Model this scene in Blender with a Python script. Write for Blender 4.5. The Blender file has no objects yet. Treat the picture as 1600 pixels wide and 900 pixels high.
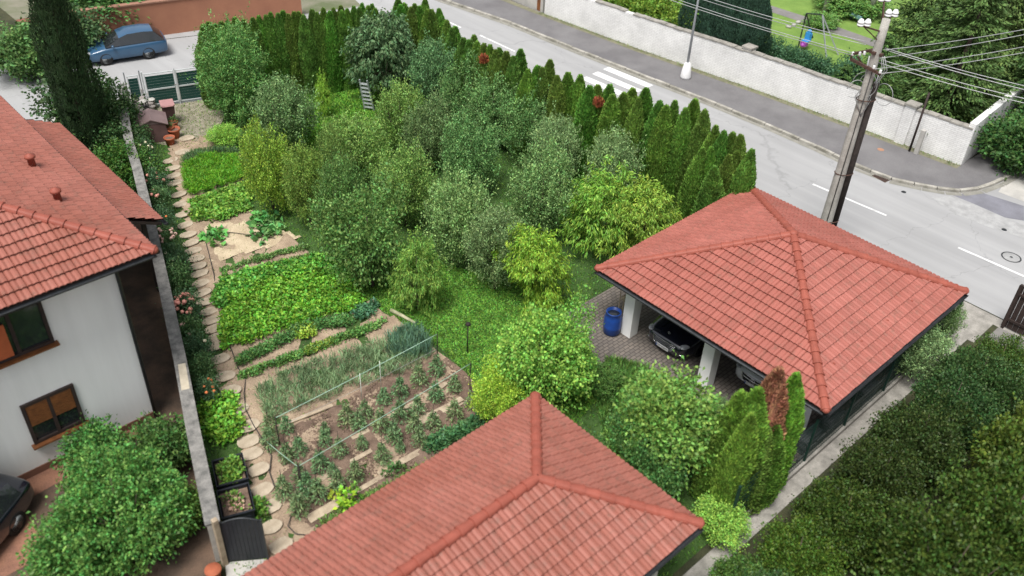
import bpy, bmesh, math, random
import numpy as np
from mathutils import Vector, Matrix
S = bpy.context.scene
COL = S.collection
R = math.radians
# ------------------------------------------------------------------ camera
FPX, PITCH, ROLL, YAW, H = 1405.98, 0.645967, 0.0519887, 0.7954074, 20.0
cF = np.array([math.cos(PITCH)*math.cos(YAW), math.cos(PITCH)*math.sin(YAW), -math.sin(PITCH)])
r0 = np.array([math.sin(YAW), -math.cos(YAW), 0.0]); u0 = np.cross(r0, cF)
cR = math.cos(ROLL)*r0 + math.sin(ROLL)*u0
cU = -math.sin(ROLL)*r0 + math.cos(ROLL)*u0
cam = bpy.data.cameras.new('camera'); camo = bpy.data.objects.new('camera', cam); COL.objects.link(camo)
cam.sensor_width = 36.0; cam.lens = FPX/1600*36.0; cam.clip_start = 0.1; cam.clip_end = 2000
M = Matrix(((cR[0], cU[0], -cF[0], 0), (cR[1], cU[1], -cF[1], 0), (cR[2], cU[2], -cF[2], H), (0, 0, 0, 1)))
camo.matrix_world = M
S.camera = camo
cam.dof.use_dof = True; cam.dof.focus_distance = 37.0; cam.dof.aperture_fstop = 0.32

def G(px, py, z=0.0):
    """world point at height z that stands where the photo shows it"""
    d = cF*FPX + cR*(px-800) - cU*(py-450)
    t = (z-H)/d[2]
    return Vector((d[0]*t, d[1]*t, z))
def onY(px, py, y):
    d = cF*FPX + cR*(px-800) - cU*(py-450); t = y/d[1]
    return Vector((d[0]*t, y, H+d[2]*t))
def dist(p):
    return (p-Vector((0, 0, H))).dot(Vector(cF))
# ------------------------------------------------------------------ light
W = bpy.data.worlds.new('World'); S.world = W; W.use_nodes = True
nt = W.node_tree; nt.nodes.clear()
sky = nt.nodes.new('ShaderNodeTexSky'); sky.sky_type = 'NISHITA'; sky.sun_disc = False
SUN_EL, SUN_AZ = R(66), R(200)
sky.sun_elevation = SUN_EL; sky.sun_rotation = R(90)-SUN_AZ
sky.dust_density = 3.0; sky.air_density = 1.0; sky.altitude = 100
hsv = nt.nodes.new('ShaderNodeHueSaturation'); hsv.inputs['Saturation'].default_value = 0.24
bg = nt.nodes.new('ShaderNodeBackground'); bg.inputs[1].default_value = 0.105
wo = nt.nodes.new('ShaderNodeOutputWorld')
nt.links.new(sky.outputs[0], hsv.inputs['Color']); nt.links.new(hsv.outputs[0], bg.inputs[0]); nt.links.new(bg.outputs[0], wo.inputs[0])
sl = bpy.data.lights.new('sun', 'SUN'); sl.energy = 2.7; sl.angle = R(24); sl.color = (1.0, 0.97, 0.92)
so = bpy.data.objects.new('sun', sl); COL.objects.link(so)
sd = Vector((math.cos(SUN_EL)*math.cos(SUN_AZ), math.cos(SUN_EL)*math.sin(SUN_AZ), math.sin(SUN_EL)))
so.rotation_euler = sd.to_track_quat('Z', 'Y').to_euler(); so.location = (0, 0, 60)
S.view_settings.view_transform = 'Standard'; S.view_settings.look = 'None'
S.view_settings.gamma = 1.0; S.view_settings.use_curve_mapping = False
S.view_settings.exposure = 0.72
S.cycles.max_bounces = 6; S.cycles.transparent_max_bounces = 4

# ------------------------------------------------------------------ materials
def new_mat(name):
    m = bpy.data.materials.new(name); m.use_nodes = True
    return m, m.node_tree, m.node_tree.nodes['Principled BSDF']
def nd(nt, t, **kw):
    n = nt.nodes.new(t)
    for k, v in kw.items():
        if k in n.inputs: n.inputs[k].default_value = v
        else: setattr(n, k, v)
    return n
def c4(c): return (c[0], c[1], c[2], 1.0)
MC = {}
def mat(name, c1, c2=None, scale=3.0, rough=0.8, bump=0.0, bscale=30.0, metal=0.0, detail=6, lo=0.35, hi=0.65, fine=0.0, spec=0.3, coat=0.0):
    if name in MC: return MC[name]
    m, t, b = new_mat(name); L = t.links
    b.inputs['Roughness'].default_value = rough; b.inputs['Metallic'].default_value = metal
    b.inputs['Specular IOR Level'].default_value = spec
    if coat: b.inputs['Coat Weight'].default_value = coat; b.inputs['Coat Roughness'].default_value = 0.05
    tc = nd(t, 'ShaderNodeTexCoord')
    c2 = c2 or tuple(x*0.8 for x in c1)
    n = nd(t, 'ShaderNodeTexNoise', Scale=scale, Detail=detail, Roughness=0.6)
    L.new(tc.outputs['Object'], n.inputs['Vector'])
    r = nd(t, 'ShaderNodeValToRGB'); r.color_ramp.elements[0].position = lo; r.color_ramp.elements[1].position = hi
    r.color_ramp.elements[0].color = c4(c2); r.color_ramp.elements[1].color = c4(c1)
    L.new(n.outputs['Fac'], r.inputs['Fac'])
    out = r.outputs['Color']
    if fine:
        n2 = nd(t, 'ShaderNodeTexNoise', Scale=bscale*1.7, Detail=3, Roughness=0.7)
        L.new(tc.outputs['Object'], n2.inputs['Vector'])
        mr = nd(t, 'ShaderNodeMapRange'); mr.inputs['From Min'].default_value = 0.3; mr.inputs['From Max'].default_value = 0.7
        mr.inputs['To Min'].default_value = 1-fine; mr.inputs['To Max'].default_value = 1+fine
        L.new(n2.outputs['Fac'], mr.inputs['Value'])
        mx = nd(t, 'ShaderNodeVectorMath', operation='SCALE')
        L.new(out, mx.inputs[0]); L.new(mr.outputs[0], mx.inputs['Scale']); out = mx.outputs[0]
    L.new(out, b.inputs['Base Color'])
    if bump:
        n3 = nd(t, 'ShaderNodeTexNoise', Scale=bscale, Detail=5, Roughness=0.65)
        L.new(tc.outputs['Object'], n3.inputs['Vector'])
        bp = nd(t, 'ShaderNodeBump', Strength=bump, Distance=0.03); L.new(n3.outputs['Fac'], bp.inputs['Height'])
        L.new(bp.outputs[0], b.inputs['Normal'])
    MC[name] = m
    return m
def leaf_mat(name='leaf', var=0.45, hue=0.035, trans=0.2, rough=0.55):
    if name in MC: return MC[name]
    m, t, b = new_mat(name); L = t.links
    oi = nd(t, 'ShaderNodeObjectInfo'); geo = nd(t, 'ShaderNodeNewGeometry'); tc = nd(t, 'ShaderNodeTexCoord')
    h = nd(t, 'ShaderNodeHueSaturation')
    mr = nd(t, 'ShaderNodeMapRange'); mr.inputs['To Min'].default_value = 1-var; mr.inputs['To Max'].default_value = 1+var
    L.new(geo.outputs['Random Per Island'], mr.inputs['Value'])
    n = nd(t, 'ShaderNodeTexNoise', Scale=1.7, Detail=2); L.new(tc.outputs['Object'], n.inputs['Vector'])
    mr2 = nd(t, 'ShaderNodeMapRange'); mr2.inputs['From Min'].default_value = 0.3; mr2.inputs['From Max'].default_value = 0.7
    mr2.inputs['To Min'].default_value = 1.02; mr2.inputs['To Max'].default_value = 1.8
    L.new(n.outputs['Fac'], mr2.inputs['Value'])
    mu = nd(t, 'ShaderNodeMath', operation='MULTIPLY'); L.new(mr.outputs[0], mu.inputs[0]); L.new(mr2.outputs[0], mu.inputs[1])
    L.new(mu.outputs[0], h.inputs['Value'])
    fr = nd(t, 'ShaderNodeMath', operation='MULTIPLY'); fr.inputs[1].default_value = 7.31; L.new(geo.outputs['Random Per Island'], fr.inputs[0])
    fr2 = nd(t, 'ShaderNodeMath', operation='FRACT'); L.new(fr.outputs[0], fr2.inputs[0])
    mr3 = nd(t, 'ShaderNodeMapRange'); mr3.inputs['To Min'].default_value = 0.5-hue; mr3.inputs['To Max'].default_value = 0.5+hue
    L.new(fr2.outputs[0], mr3.inputs['Value']); L.new(mr3.outputs[0], h.inputs['Hue'])
    L.new(oi.outputs['Color'], h.inputs['Color'])
    L.new(h.outputs[0], b.inputs['Base Color'])
    b.inputs['Roughness'].default_value = rough; b.inputs['Specular IOR Level'].default_value = 0.35
    tr = nd(t, 'ShaderNodeBsdfTranslucent'); L.new(h.outputs[0], tr.inputs['Color'])
    mix = nd(t, 'ShaderNodeMixShader'); mix.inputs[0].default_value = trans
    o = t.nodes['Material Output']
    L.new(b.outputs[0], mix.inputs[1]); L.new(tr.outputs[0], mix.inputs[2]); L.new(mix.outputs[0], o.inputs['Surface'])
    MC[name] = m
    return m
LEAF = leaf_mat()
LEAFP = leaf_mat('pale_leaf', var=0.6, hue=0.03)
NEEDLE = leaf_mat('needle', var=0.5, hue=0.02, trans=0.12, rough=0.7)
BARK = mat('bark', (0.12, 0.09, 0.07), (0.06, 0.045, 0.035), 8, 0.9, 0.5, 25)

def road_mat():
    m, t, b = new_mat('asphalt_road'); L = t.links
    tc = nd(t, 'ShaderNodeTexCoord')
    n1 = nd(t, 'ShaderNodeTexNoise', Scale=0.12, Detail=5, Roughness=0.6); L.new(tc.outputs['Object'], n1.inputs['Vector'])
    mp = nd(t, 'ShaderNodeMapping'); mp.inputs['Scale'].default_value = (1.6, 0.05, 1); L.new(tc.outputs['Object'], mp.inputs['Vector'])
    n2 = nd(t, 'ShaderNodeTexNoise', Scale=1.0, Detail=3); L.new(mp.outputs[0], n2.inputs['Vector'])
    n3 = nd(t, 'ShaderNodeTexNoise', Scale=40, Detail=3, Roughness=0.8); L.new(tc.outputs['Object'], n3.inputs['Vector'])
    a = nd(t, 'ShaderNodeMath', operation='ADD'); L.new(n1.outputs['Fac'], a.inputs[0]); L.new(n2.outputs['Fac'], a.inputs[1])
    a2 = nd(t, 'ShaderNodeMath', operation='MULTIPLY_ADD'); L.new(n3.outputs['Fac'], a2.inputs[0]); a2.inputs[1].default_value = 0.6; L.new(a.outputs[0], a2.inputs[2])
    r = nd(t, 'ShaderNodeValToRGB'); r.color_ramp.elements[0].position = 0.45; r.color_ramp.elements[1].position = 0.9
    r.color_ramp.elements[0].color = (0.255, 0.255, 0.258, 1); r.color_ramp.elements[1].color = (0.365, 0.365, 0.368, 1)
    sc = nd(t, 'ShaderNodeMath', operation='MULTIPLY'); sc.inputs[1].default_value = 0.5; L.new(a2.outputs[0], sc.inputs[0]); L.new(sc.outputs[0], r.inputs['Fac'])
    v = nd(t, 'ShaderNodeTexVoronoi', feature='DISTANCE_TO_EDGE', Scale=0.22)
    wn = nd(t, 'ShaderNodeTexNoise', Scale=1.2, Detail=4); L.new(tc.outputs['Object'], wn.inputs['Vector'])
    va = nd(t, 'ShaderNodeVectorMath', operation='MULTIPLY_ADD'); va.inputs[1].default_value = (1.5, 1.5, 0); L.new(wn.outputs['Color'], va.inputs[0]); L.new(tc.outputs['Object'], va.inputs[2])
    L.new(va.outputs[0], v.inputs['Vector'])
    cr = nd(t, 'ShaderNodeMapRange'); cr.inputs['From Max'].default_value = 0.006; cr.inputs['To Min'].default_value = 0.82; cr.inputs['To Max'].default_value = 1.0
    L.new(v.outputs['Distance'], cr.inputs['Value'])
    mx = nd(t, 'ShaderNodeVectorMath', operation='SCALE'); L.new(r.outputs[0], mx.inputs[0]); L.new(cr.outputs[0], mx.inputs['Scale'])
    L.new(mx.outputs[0], b.inputs['Base Color']); b.inputs['Roughness'].default_value = 0.85
    bp = nd(t, 'ShaderNodeBump', Strength=0.3, Distance=0.01); L.new(n3.outputs['Fac'], bp.inputs['Height']); L.new(bp.outputs[0], b.inputs['Normal'])
    return m
ROAD = road_mat()
def brick_mat(name, c1, c2, cm, scale, rough=0.85, bump=0.4, mortar=0.03, bw=0.5, rh=0.25, rot=(0, 0, 0), upright=False):
    m, t, b = new_mat(name); L = t.links
    tc = nd(t, 'ShaderNodeTexCoord'); mp = nd(t, 'ShaderNodeMapping'); mp.inputs['Rotation'].default_value = rot
    L.new(tc.outputs['Object'], mp.inputs['Vector'])
    br = nd(t, 'ShaderNodeTexBrick', Scale=scale); br.inputs['Color1'].default_value = c4(c1); br.inputs['Color2'].default_value = c4(c2)
    br.inputs['Mortar'].default_value = c4(cm); br.inputs['Mortar Size'].default_value = mortar; br.inputs['Brick Width'].default_value = bw; br.inputs['Row Height'].default_value = rh
    if upright:
        sx = nd(t, 'ShaderNodeSeparateXYZ'); cx = nd(t, 'ShaderNodeCombineXYZ'); ad0 = nd(t, 'ShaderNodeMath', operation='ADD'); L.new(tc.outputs['Object'], sx.inputs[0])
        L.new(sx.outputs['X'], ad0.inputs[0]); L.new(sx.outputs['Y'], ad0.inputs[1]); L.new(ad0.outputs[0], cx.inputs['X']); L.new(sx.outputs['Z'], cx.inputs['Y']); L.new(cx.outputs[0], br.inputs['Vector'])
    else: L.new(mp.outputs[0], br.inputs['Vector'])
    n = nd(t, 'ShaderNodeTexNoise', Scale=0.9, Detail=6, Roughness=0.65); L.new(tc.outputs['Object'], n.inputs['Vector'])
    mr = nd(t, 'ShaderNodeMapRange'); mr.inputs['From Min'].default_value = 0.3; mr.inputs['From Max'].default_value = 0.7; mr.inputs['To Min'].default_value = 0.82; mr.inputs['To Max'].default_value = 1.1
    L.new(n.outputs['Fac'], mr.inputs['Value'])
    mx = nd(t, 'ShaderNodeVectorMath', operation='SCALE'); L.new(br.outputs['Color'], mx.inputs[0]); L.new(mr.outputs[0], mx.inputs['Scale'])
    L.new(mx.outputs[0], b.inputs['Base Color']); b.inputs['Roughness'].default_value = rough
    n2 = nd(t, 'ShaderNodeTexNoise', Scale=35, Detail=4); L.new(tc.outputs['Object'], n2.inputs['Vector'])
    ad = nd(t, 'ShaderNodeMath', operation='MULTIPLY_ADD'); L.new(br.outputs['Fac'], ad.inputs[0]); ad.inputs[1].default_value = -1.0; L.new(n2.outputs['Fac'], ad.inputs[2])
    bp = nd(t, 'ShaderNodeBump', Strength=bump, Distance=0.02); L.new(ad.outputs[0], bp.inputs['Height']); L.new(bp.outputs[0], b.inputs['Normal'])
    return m
WALLBRICK = brick_mat('white_painted_brick', (0.76, 0.755, 0.745), (0.7, 0.695, 0.685), (0.56, 0.55, 0.54), 1.0, mortar=0.011, bw=0.3, rh=0.09, upright=True)
PAVER = brick_mat('paver', (0.17, 0.145, 0.125), (0.12, 0.105, 0.095), (0.06, 0.05, 0.045), 1.0, mortar=0.014, bw=0.24, rh=0.13, rot=(0, 0, 0))
SIDEW = mat('old_dark_asphalt', (0.17, 0.165, 0.168), (0.125, 0.12, 0.124), 0.5, 0.9, 0.3, 35, fine=0.25)
CONC = mat('weathered_concrete', (0.34, 0.32, 0.29), (0.2, 0.19, 0.17), 2.5, 0.9, 0.35, 40, fine=0.3)
CONCL = mat('light_concrete', (0.46, 0.44, 0.41), (0.34, 0.33, 0.31), 1.3, 0.9, 0.25, 40, fine=0.15)
KERB = mat('kerb_stone', (0.42, 0.4, 0.36), (0.2, 0.19, 0.16), 1.6, 0.9, 0.4, 25, fine=0.3)
PAINT = mat('road_paint', (0.66, 0.66, 0.66), (0.42, 0.42, 0.42), 2.2, 0.7, 0.0, 30, lo=0.28, hi=0.5, fine=0.15)
SOIL = mat('dry_soil', (0.38, 0.29, 0.205), (0.235, 0.17, 0.12), 1.3, 0.95, 0.9, 18, fine=0.35)
SOILD = mat('tilled_soil', (0.205, 0.142, 0.105), (0.12, 0.08, 0.06), 3.0, 0.95, 1.0, 25, fine=0.4)
GRAVEL = mat('gravel_slabs', (0.3, 0.27, 0.21), (0.17, 0.16, 0.11), 3.5, 0.95, 0.7, 22, fine=0.35)
TURF = mat('turf_ground', (0.055, 0.11, 0.025), (0.03, 0.062, 0.016), 1.1, 0.95, 0.8, 25, fine=0.4)
LAWN = mat('mown_lawn', (0.165, 0.26, 0.055), (0.115, 0.2, 0.04), 0.9, 0.95, 0.5, 30, fine=0.25)
EARTH = mat('dark_earth', (0.06, 0.06, 0.03), (0.03, 0.035, 0.018), 1.5, 0.95, 0.6, 20, fine=0.4)
WHITE = mat('white_render', (0.84, 0.84, 0.83), (0.76, 0.76, 0.75), 0.9, 0.85, 0.15, 60)
def streaks(m, sc=(2.2, 2.2, .22)):
    t = m.node_tree; tc = [n for n in t.nodes if n.type == 'TEX_COORD'][0]; n0 = [n for n in t.nodes if n.type == 'TEX_NOISE'][0]
    mp = nd(t, 'ShaderNodeMapping'); mp.inputs['Scale'].default_value = sc; t.links.new(tc.outputs['Object'], mp.inputs['Vector']); t.links.new(mp.outputs[0], n0.inputs['Vector'])
streaks(WHITE)
CREAM = mat('cream_render', (0.6, 0.58, 0.5), (0.5, 0.48, 0.42), 1.2, 0.85, 0.15, 60)
DGREY = mat('dark_grey_metal', (0.06, 0.065, 0.07), (0.04, 0.043, 0.047), 4, 0.45, 0, 10, metal=0.5)
ALU = mat('brushed_aluminium', (0.6, 0.63, 0.64), (0.5, 0.53, 0.54), 6, 0.5, 0, 10, metal=0.1)
GALV = mat('galvanised_steel', (0.42, 0.44, 0.46), (0.33, 0.35, 0.37), 3, 0.5, 0, 10, metal=0.4)
GREENP = mat('dark_green_panel', (0.015, 0.065, 0.052), (0.011, 0.05, 0.042), 2, 0.5, 0, 10)
GREENM = mat('green_powder_coat', (0.012, 0.04, 0.03), (0.01, 0.03, 0.022), 5, 0.5, 0, 10)
BROWNW = mat('brown_wood', (0.22, 0.085, 0.03), (0.13, 0.05, 0.02), 6, 0.55, 0.2, 20)
DBROWN = mat('dark_brown_wood', (0.045, 0.03, 0.026), (0.028, 0.02, 0.018), 5, 0.7, 0.3, 20)
PLANK = mat('weathered_plank', (0.44, 0.36, 0.26), (0.27, 0.21, 0.15), 4, 0.9, 0.5, 30, fine=0.2)
STEPST = mat('stepping_stone', (0.44, 0.37, 0.28), (0.32, 0.26, 0.19), 3, 0.9, 0.4, 30, fine=0.15)
STONE = mat('field_stone', (0.36, 0.32, 0.3), (0.2, 0.18, 0.17), 3, 0.9, 0.5, 15, fine=0.2)
TERRA = mat('terracotta', (0.4, 0.12, 0.06), (0.3, 0.085, 0.045), 5, 0.8, 0.1, 30)
BLACKP = mat('black_plastic', (0.022, 0.025, 0.032), (0.015, 0.017, 0.022), 5, 0.4, 0.1, 20)
BLUEP = mat('blue_plastic', (0.015, 0.06, 0.28), (0.012, 0.045, 0.2), 3, 0.35, 0, 10)
MAUVE = mat('brown_plastic', (0.13, 0.075, 0.07), (0.09, 0.052, 0.05), 3, 0.45, 0, 10)
MAUVEL = mat('faded_brown_plastic', (0.24, 0.17, 0.165), (0.19, 0.13, 0.128), 3, 0.5, 0, 10)
PINKL = mat('faded_pink_plastic', (0.42, 0.23, 0.22), (0.34, 0.18, 0.18), 3, 0.5, 0, 10)
GLASS = mat('dark_window_glass', (0.02, 0.023, 0.027), (0.015, 0.018, 0.02), 1, 0.08, 0, 10, spec=0.8)
CHROME = mat('chrome', (0.7, 0.7, 0.72), (0.6, 0.6, 0.62), 3, 0.15, 0, 10, metal=1.0)
RUBBER = mat('rubber', (0.02, 0.02, 0.02), (0.015, 0.015, 0.015), 3, 0.8)
LAMPG = mat('headlight_glass', (0.4, 0.42, 0.45), (0.15, 0.16, 0.18), 9, 0.1, 0, 10, spec=0.8)
PLATE = mat('number_plate_white', (0.6, 0.6, 0.6), (0.55, 0.55, 0.55), 3, 0.5)
PBLACK = mat('black_car_paint', (0.006, 0.008, 0.016), (0.005, 0.006, 0.012), 1, 0.22, spec=0.6, coat=1.0)
PWHITE = mat('silver_white_car_paint', (0.55, 0.57, 0.6), (0.5, 0.52, 0.55), 1, 0.25, spec=0.5, coat=1.0)
PBLUE = mat('blue_car_paint', (0.03, 0.09, 0.17), (0.025, 0.075, 0.15), 1, 0.3, spec=0.5, coat=0.6)
POLEC = mat('pole_concrete', (0.42, 0.405, 0.37), (0.3, 0.285, 0.26), 3, 0.9, 0.4, 20, fine=0.2)
TARWOOD = mat('tarred_wood', (0.035, 0.027, 0.024), (0.018, 0.014, 0.013), 6, 0.85, 0.5, 20)
RUST = mat('rusty_steel', (0.1, 0.055, 0.04), (0.05, 0.03, 0.025), 12, 0.8, 0.2, 30)
PORC = mat('white_porcelain', (0.8, 0.8, 0.8), (0.72, 0.72, 0.72), 4, 0.2)
WIRE = mat('aluminium_wire', (0.42, 0.43, 0.43), (0.34, 0.35, 0.35), 2, 0.5, metal=0.3)
CABLE = mat('dark_cable', (0.05, 0.045, 0.045), (0.03, 0.03, 0.03), 3, 0.6)
CORD = mat('pale_green_cord', (0.35, 0.5, 0.4), (0.25, 0.4, 0.3), 3, 0.6)
TERRAW = mat('terracotta_render', (0.36, 0.165, 0.1), (0.3, 0.135, 0.085), 0.7, 0.9, 0.2, 30)
def tile_mat(name, c1, c2, c3):
    m, t, b = new_mat(name); L = t.links
    tc = nd(t, 'ShaderNodeTexCoord'); geo = nd(t, 'ShaderNodeNewGeometry')
    n = nd(t, 'ShaderNodeTexNoise', Scale=0.55, Detail=6, Roughness=0.65); L.new(tc.outputs['Object'], n.inputs['Vector'])
    r = nd(t, 'ShaderNodeValToRGB'); r.color_ramp.elements[0].position = 0.35; r.color_ramp.elements[1].position = 0.65
    r.color_ramp.elements[0].color = c4(c1); r.color_ramp.elements[1].color = c4(c2); L.new(n.outputs['Fac'], r.inputs['Fac'])
    n2 = nd(t, 'ShaderNodeTexNoise', Scale=4.0, Detail=5, Roughness=0.7); L.new(tc.outputs['Object'], n2.inputs['Vector'])
    r2 = nd(t, 'ShaderNodeValToRGB'); r2.color_ramp.elements[0].position = 0.52; r2.color_ramp.elements[1].position = 0.7
    r2.color_ramp.elements[0].color = (0, 0, 0, 1); r2.color_ramp.elements[1].color = (0.6, 0.6, 0.6, 1); L.new(n2.outputs['Fac'], r2.inputs['Fac'])
    mx = nd(t, 'ShaderNodeMix', data_type='RGBA'); L.new(r2.outputs[0], mx.inputs[0]); L.new(r.outputs[0], mx.inputs[6]); mx.inputs[7].default_value = c4(c3)
    hs = nd(t, 'ShaderNodeHueSaturation'); mr = nd(t, 'ShaderNodeMapRange'); mr.inputs['To Min'].default_value = 0.92; mr.inputs['To Max'].default_value = 1.07
    L.new(geo.outputs['Random Per Island'], mr.inputs['Value']); L.new(mr.outputs[0], hs.inputs['Value']); L.new(mx.outputs[2], hs.inputs['Color'])
    L.new(hs.outputs[0], b.inputs['Base Color']); b.inputs['Roughness'].default_value = 0.62; b.inputs['Specular IOR Level'].default_value = 0.35
    n3 = nd(t, 'ShaderNodeTexNoise', Scale=60, Detail=3); L.new(tc.outputs['Object'], n3.inputs['Vector'])
    bp = nd(t, 'ShaderNodeBump', Strength=0.15, Distance=0.005); L.new(n3.outputs['Fac'], bp.inputs['Height']); L.new(bp.outputs[0], b.inputs['Normal'])
    return m
TILE = tile_mat('red_roof_tile', (0.27, 0.083, 0.062), (0.33, 0.11, 0.086), (0.17, 0.085, 0.06))
TILE2 = tile_mat('old_red_roof_tile', (0.245, 0.082, 0.057), (0.3, 0.11, 0.083), (0.14, 0.08, 0.058))
TILER = mat('ridge_tile', (0.3, 0.082, 0.056), (0.23, 0.062, 0.042), 2.5, 0.6, 0.1, 40)

# ------------------------------------------------------------------ mesh builder
class MB:
    def __init__(s): s.v = []; s.f = []; s.sm = []
    def add(s, vs, fs, smooth=False):
        o = len(s.v); s.v += [tuple(v) for v in vs]; s.f += [tuple(i+o for i in f) for f in fs]; s.sm += [smooth]*len(fs)
        return s
    def box(s, c, size, rz=0.0, m=None):
        x, y, z = [k/2 for k in size]
        vs = [Vector((a*x, b*y, d*z)) for d in (-1, 1) for b in (-1, 1) for a in (-1, 1)]
        rot = m or Matrix.Rotation(rz, 3, 'Z'); c = Vector(c)
        return s.add([rot@v + c for v in vs], [(0, 2, 3, 1), (4, 5, 7, 6), (0, 1, 5, 4), (2, 6, 7, 3), (0, 4, 6, 2), (1, 3, 7, 5)])
    def bar(s, p, q, w, h=None):
        p = Vector(p); q = Vector(q); h = h or w; d = q-p; L = d.length
        z = d.normalized(); up = Vector((0, 0, 1)) if abs(z.z) < 0.95 else Vector((1, 0, 0))
        x = up.cross(z).normalized(); y = z.cross(x)
        m = Matrix((x, y, z)).transposed()
        return s.box((p+q)/2, (w, h, L), m=m)
    def tube(s, pts, rad, n=8, caps=True):
        pts = [Vector(p) for p in pts]; k = len(pts); rs = rad if isinstance(rad, (list, tuple)) else [rad]*k
        vs = []; fs = []; ref = None
        for i, p in enumerate(pts):
            d = (pts[min(i+1, k-1)]-pts[max(i-1, 0)]).normalized()
            if ref is None: ref = Vector((0, 0, 1)) if abs(d.z) < 0.9 else Vector((1, 0, 0))
            x = (ref - d*ref.dot(d)).normalized(); y = d.cross(x); ref = x
            for j in range(n):
                a = 2*math.pi*j/n; vs.append(p + (x*math.cos(a)+y*math.sin(a))*rs[i])
        for i in range(k-1):
            for j in range(n):
                a = i*n+j; b = i*n+(j+1) % n; fs.append((a, b, b+n, a+n))
        if caps: fs.append(tuple(range(n))[::-1]); fs.append(tuple((k-1)*n+j for j in range(n)))
        s.add(vs, fs, True)
        if caps: s.sm[-2:] = [False, False]
        return s
    def lathe(s, c, prof, n=24, cap=True):
        c = Vector(c); vs = []; fs = []
        if max(z for _, z in prof)-min(z for _, z in prof) < 0.004: cap = False
        for r, z in prof:
            for j in range(n):
                a = 2*math.pi*j/n; vs.append(c+Vector((r*math.cos(a), r*math.sin(a), z)))
        for i in range(len(prof)-1):
            for j in range(n):
                a = i*n+j; b = i*n+(j+1) % n; fs.append((a, b, b+n, a+n))
        if cap and prof[0][0] > 1e-4: fs.append(tuple(range(n))[::-1])
        if cap and prof[-1][0] > 1e-4: fs.append(tuple((len(prof)-1)*n+j for j in range(n)))
        return s.add(vs, fs, True)
    def prism(s, poly, z0, z1):
        n = len(poly); vs = [(p[0], p[1], z0) for p in poly]+[(p[0], p[1], z1) for p in poly]
        fs = [tuple(range(n))[::-1], tuple(range(n, 2*n))]+[(i, (i+1) % n, (i+1) % n+n, i+n) for i in range(n)]
        return s.add(vs, fs)
    def quad(s, a, b, c, d): return s.add([a, b, c, d], [(0, 1, 2, 3)])
    def ball(s, c, r, n=10, sz=(1, 1, 1)):
        c = Vector(c); vs = []; fs = []
        for i in range(1, n):
            for j in range(2*n):
                a = math.pi*i/n; b = math.pi*j/n
                vs.append(c+Vector((r*sz[0]*math.sin(a)*math.cos(b), r*sz[1]*math.sin(a)*math.sin(b), r*sz[2]*math.cos(a))))
        m = 2*n
        for i in range(n-2):
            for j in range(m): fs.append((i*m+j, (i+1)*m+j, (i+1)*m+(j+1) % m, i*m+(j+1) % m))
        vs.append(c+Vector((0, 0, r*sz[2]))); vs.append(c-Vector((0, 0, r*sz[2]))); t = len(vs)-2
        for j in range(m): fs.append((t, j, (j+1) % m)); fs.append((t+1, (n-2)*m+(j+1) % m, (n-2)*m+j))
        return s.add(vs, fs, True)
    def mesh(s, name, m=None):
        me = bpy.data.meshes.new(name); me.from_pydata(s.v, [], s.f); me.update()
        me.polygons.foreach_set('use_smooth', s.sm)
        if m: me.materials.append(m)
        return me
    def build(s, name, m, parent=None, bevel=0.0, autosm=True):
        me = s.mesh(name, m)
        o = bpy.data.objects.new(name, me); COL.objects.link(o)
        if parent: o.parent = parent
        if bevel:
            b = o.modifiers.new('bevel', 'BEVEL'); b.width = bevel; b.segments = 2; b.limit_method = 'ANGLE'
        return o
def clip_poly_mesh(pts, z): return [(p[0], p[1], z) for p in pts]
def tag(o, label, cat, group=None):
    o['label'] = label; o['category'] = cat
    if group: o['group'] = group
    return o
def root(name, label, cat, loc=(0, 0, 0), group=None, rz=0.0, sc=None):
    o = bpy.data.objects.new(name, None); COL.objects.link(o); o.location = loc; o.rotation_euler = (0, 0, rz)
    o.empty_display_size = 0.2
    if sc: o.scale = sc
    return tag(o, label, cat, group)
def link(name, me, parent=None, color=None):
    o = bpy.data.objects.new(name, me); COL.objects.link(o)
    if parent: o.parent = parent
    if color: o.color = (*color, 1)
    return o
def structure(name, pts, z, m, label=None, th=0.0):
    b = MB()
    if th: b.prism(pts, z-th, z)
    else: b.add(clip_poly_mesh(pts, z), [tuple(range(len(pts)))])
    o = b.build(name, m); o['kind'] = 'structure'
    # keep polygon normals up
    if not th and o.data.polygons[0].normal.z < 0: o.data.flip_normals()
    return o
ONE = ['', 'first', 'second', 'third', 'fourth', 'fifth', 'sixth', 'seventh', 'eighth', 'ninth', 'tenth', 'eleventh', 'twelfth', 'thirteenth', 'fourteenth', 'fifteenth', 'sixteenth', 'seventeenth', 'eighteenth', 'nineteenth']
TENS = {2: ('twenty', 'twentieth'), 3: ('thirty', 'thirtieth'), 4: ('forty', 'fortieth'), 5: ('fifty', 'fiftieth'), 6: ('sixty', 'sixtieth')}
def ordn(n):
    if n < 20: return ONE[n]
    t, u = divmod(n, 10)
    return TENS[t][1] if u == 0 else TENS[t][0]+'-'+ONE[u]
def inpoly(x, y, poly):
    c = np.zeros(len(x), bool); n = len(poly)
    for i in range(n):
        x1, y1 = poly[i][0], poly[i][1]; x2, y2 = poly[(i+1) % n][0], poly[(i+1) % n][1]
        k = ((y1 > y) != (y2 > y)) & (x < (x2-x1)*(y-y1)/((y2-y1) if y2 != y1 else 1e-9)+x1)
        c ^= k
    return c
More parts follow.
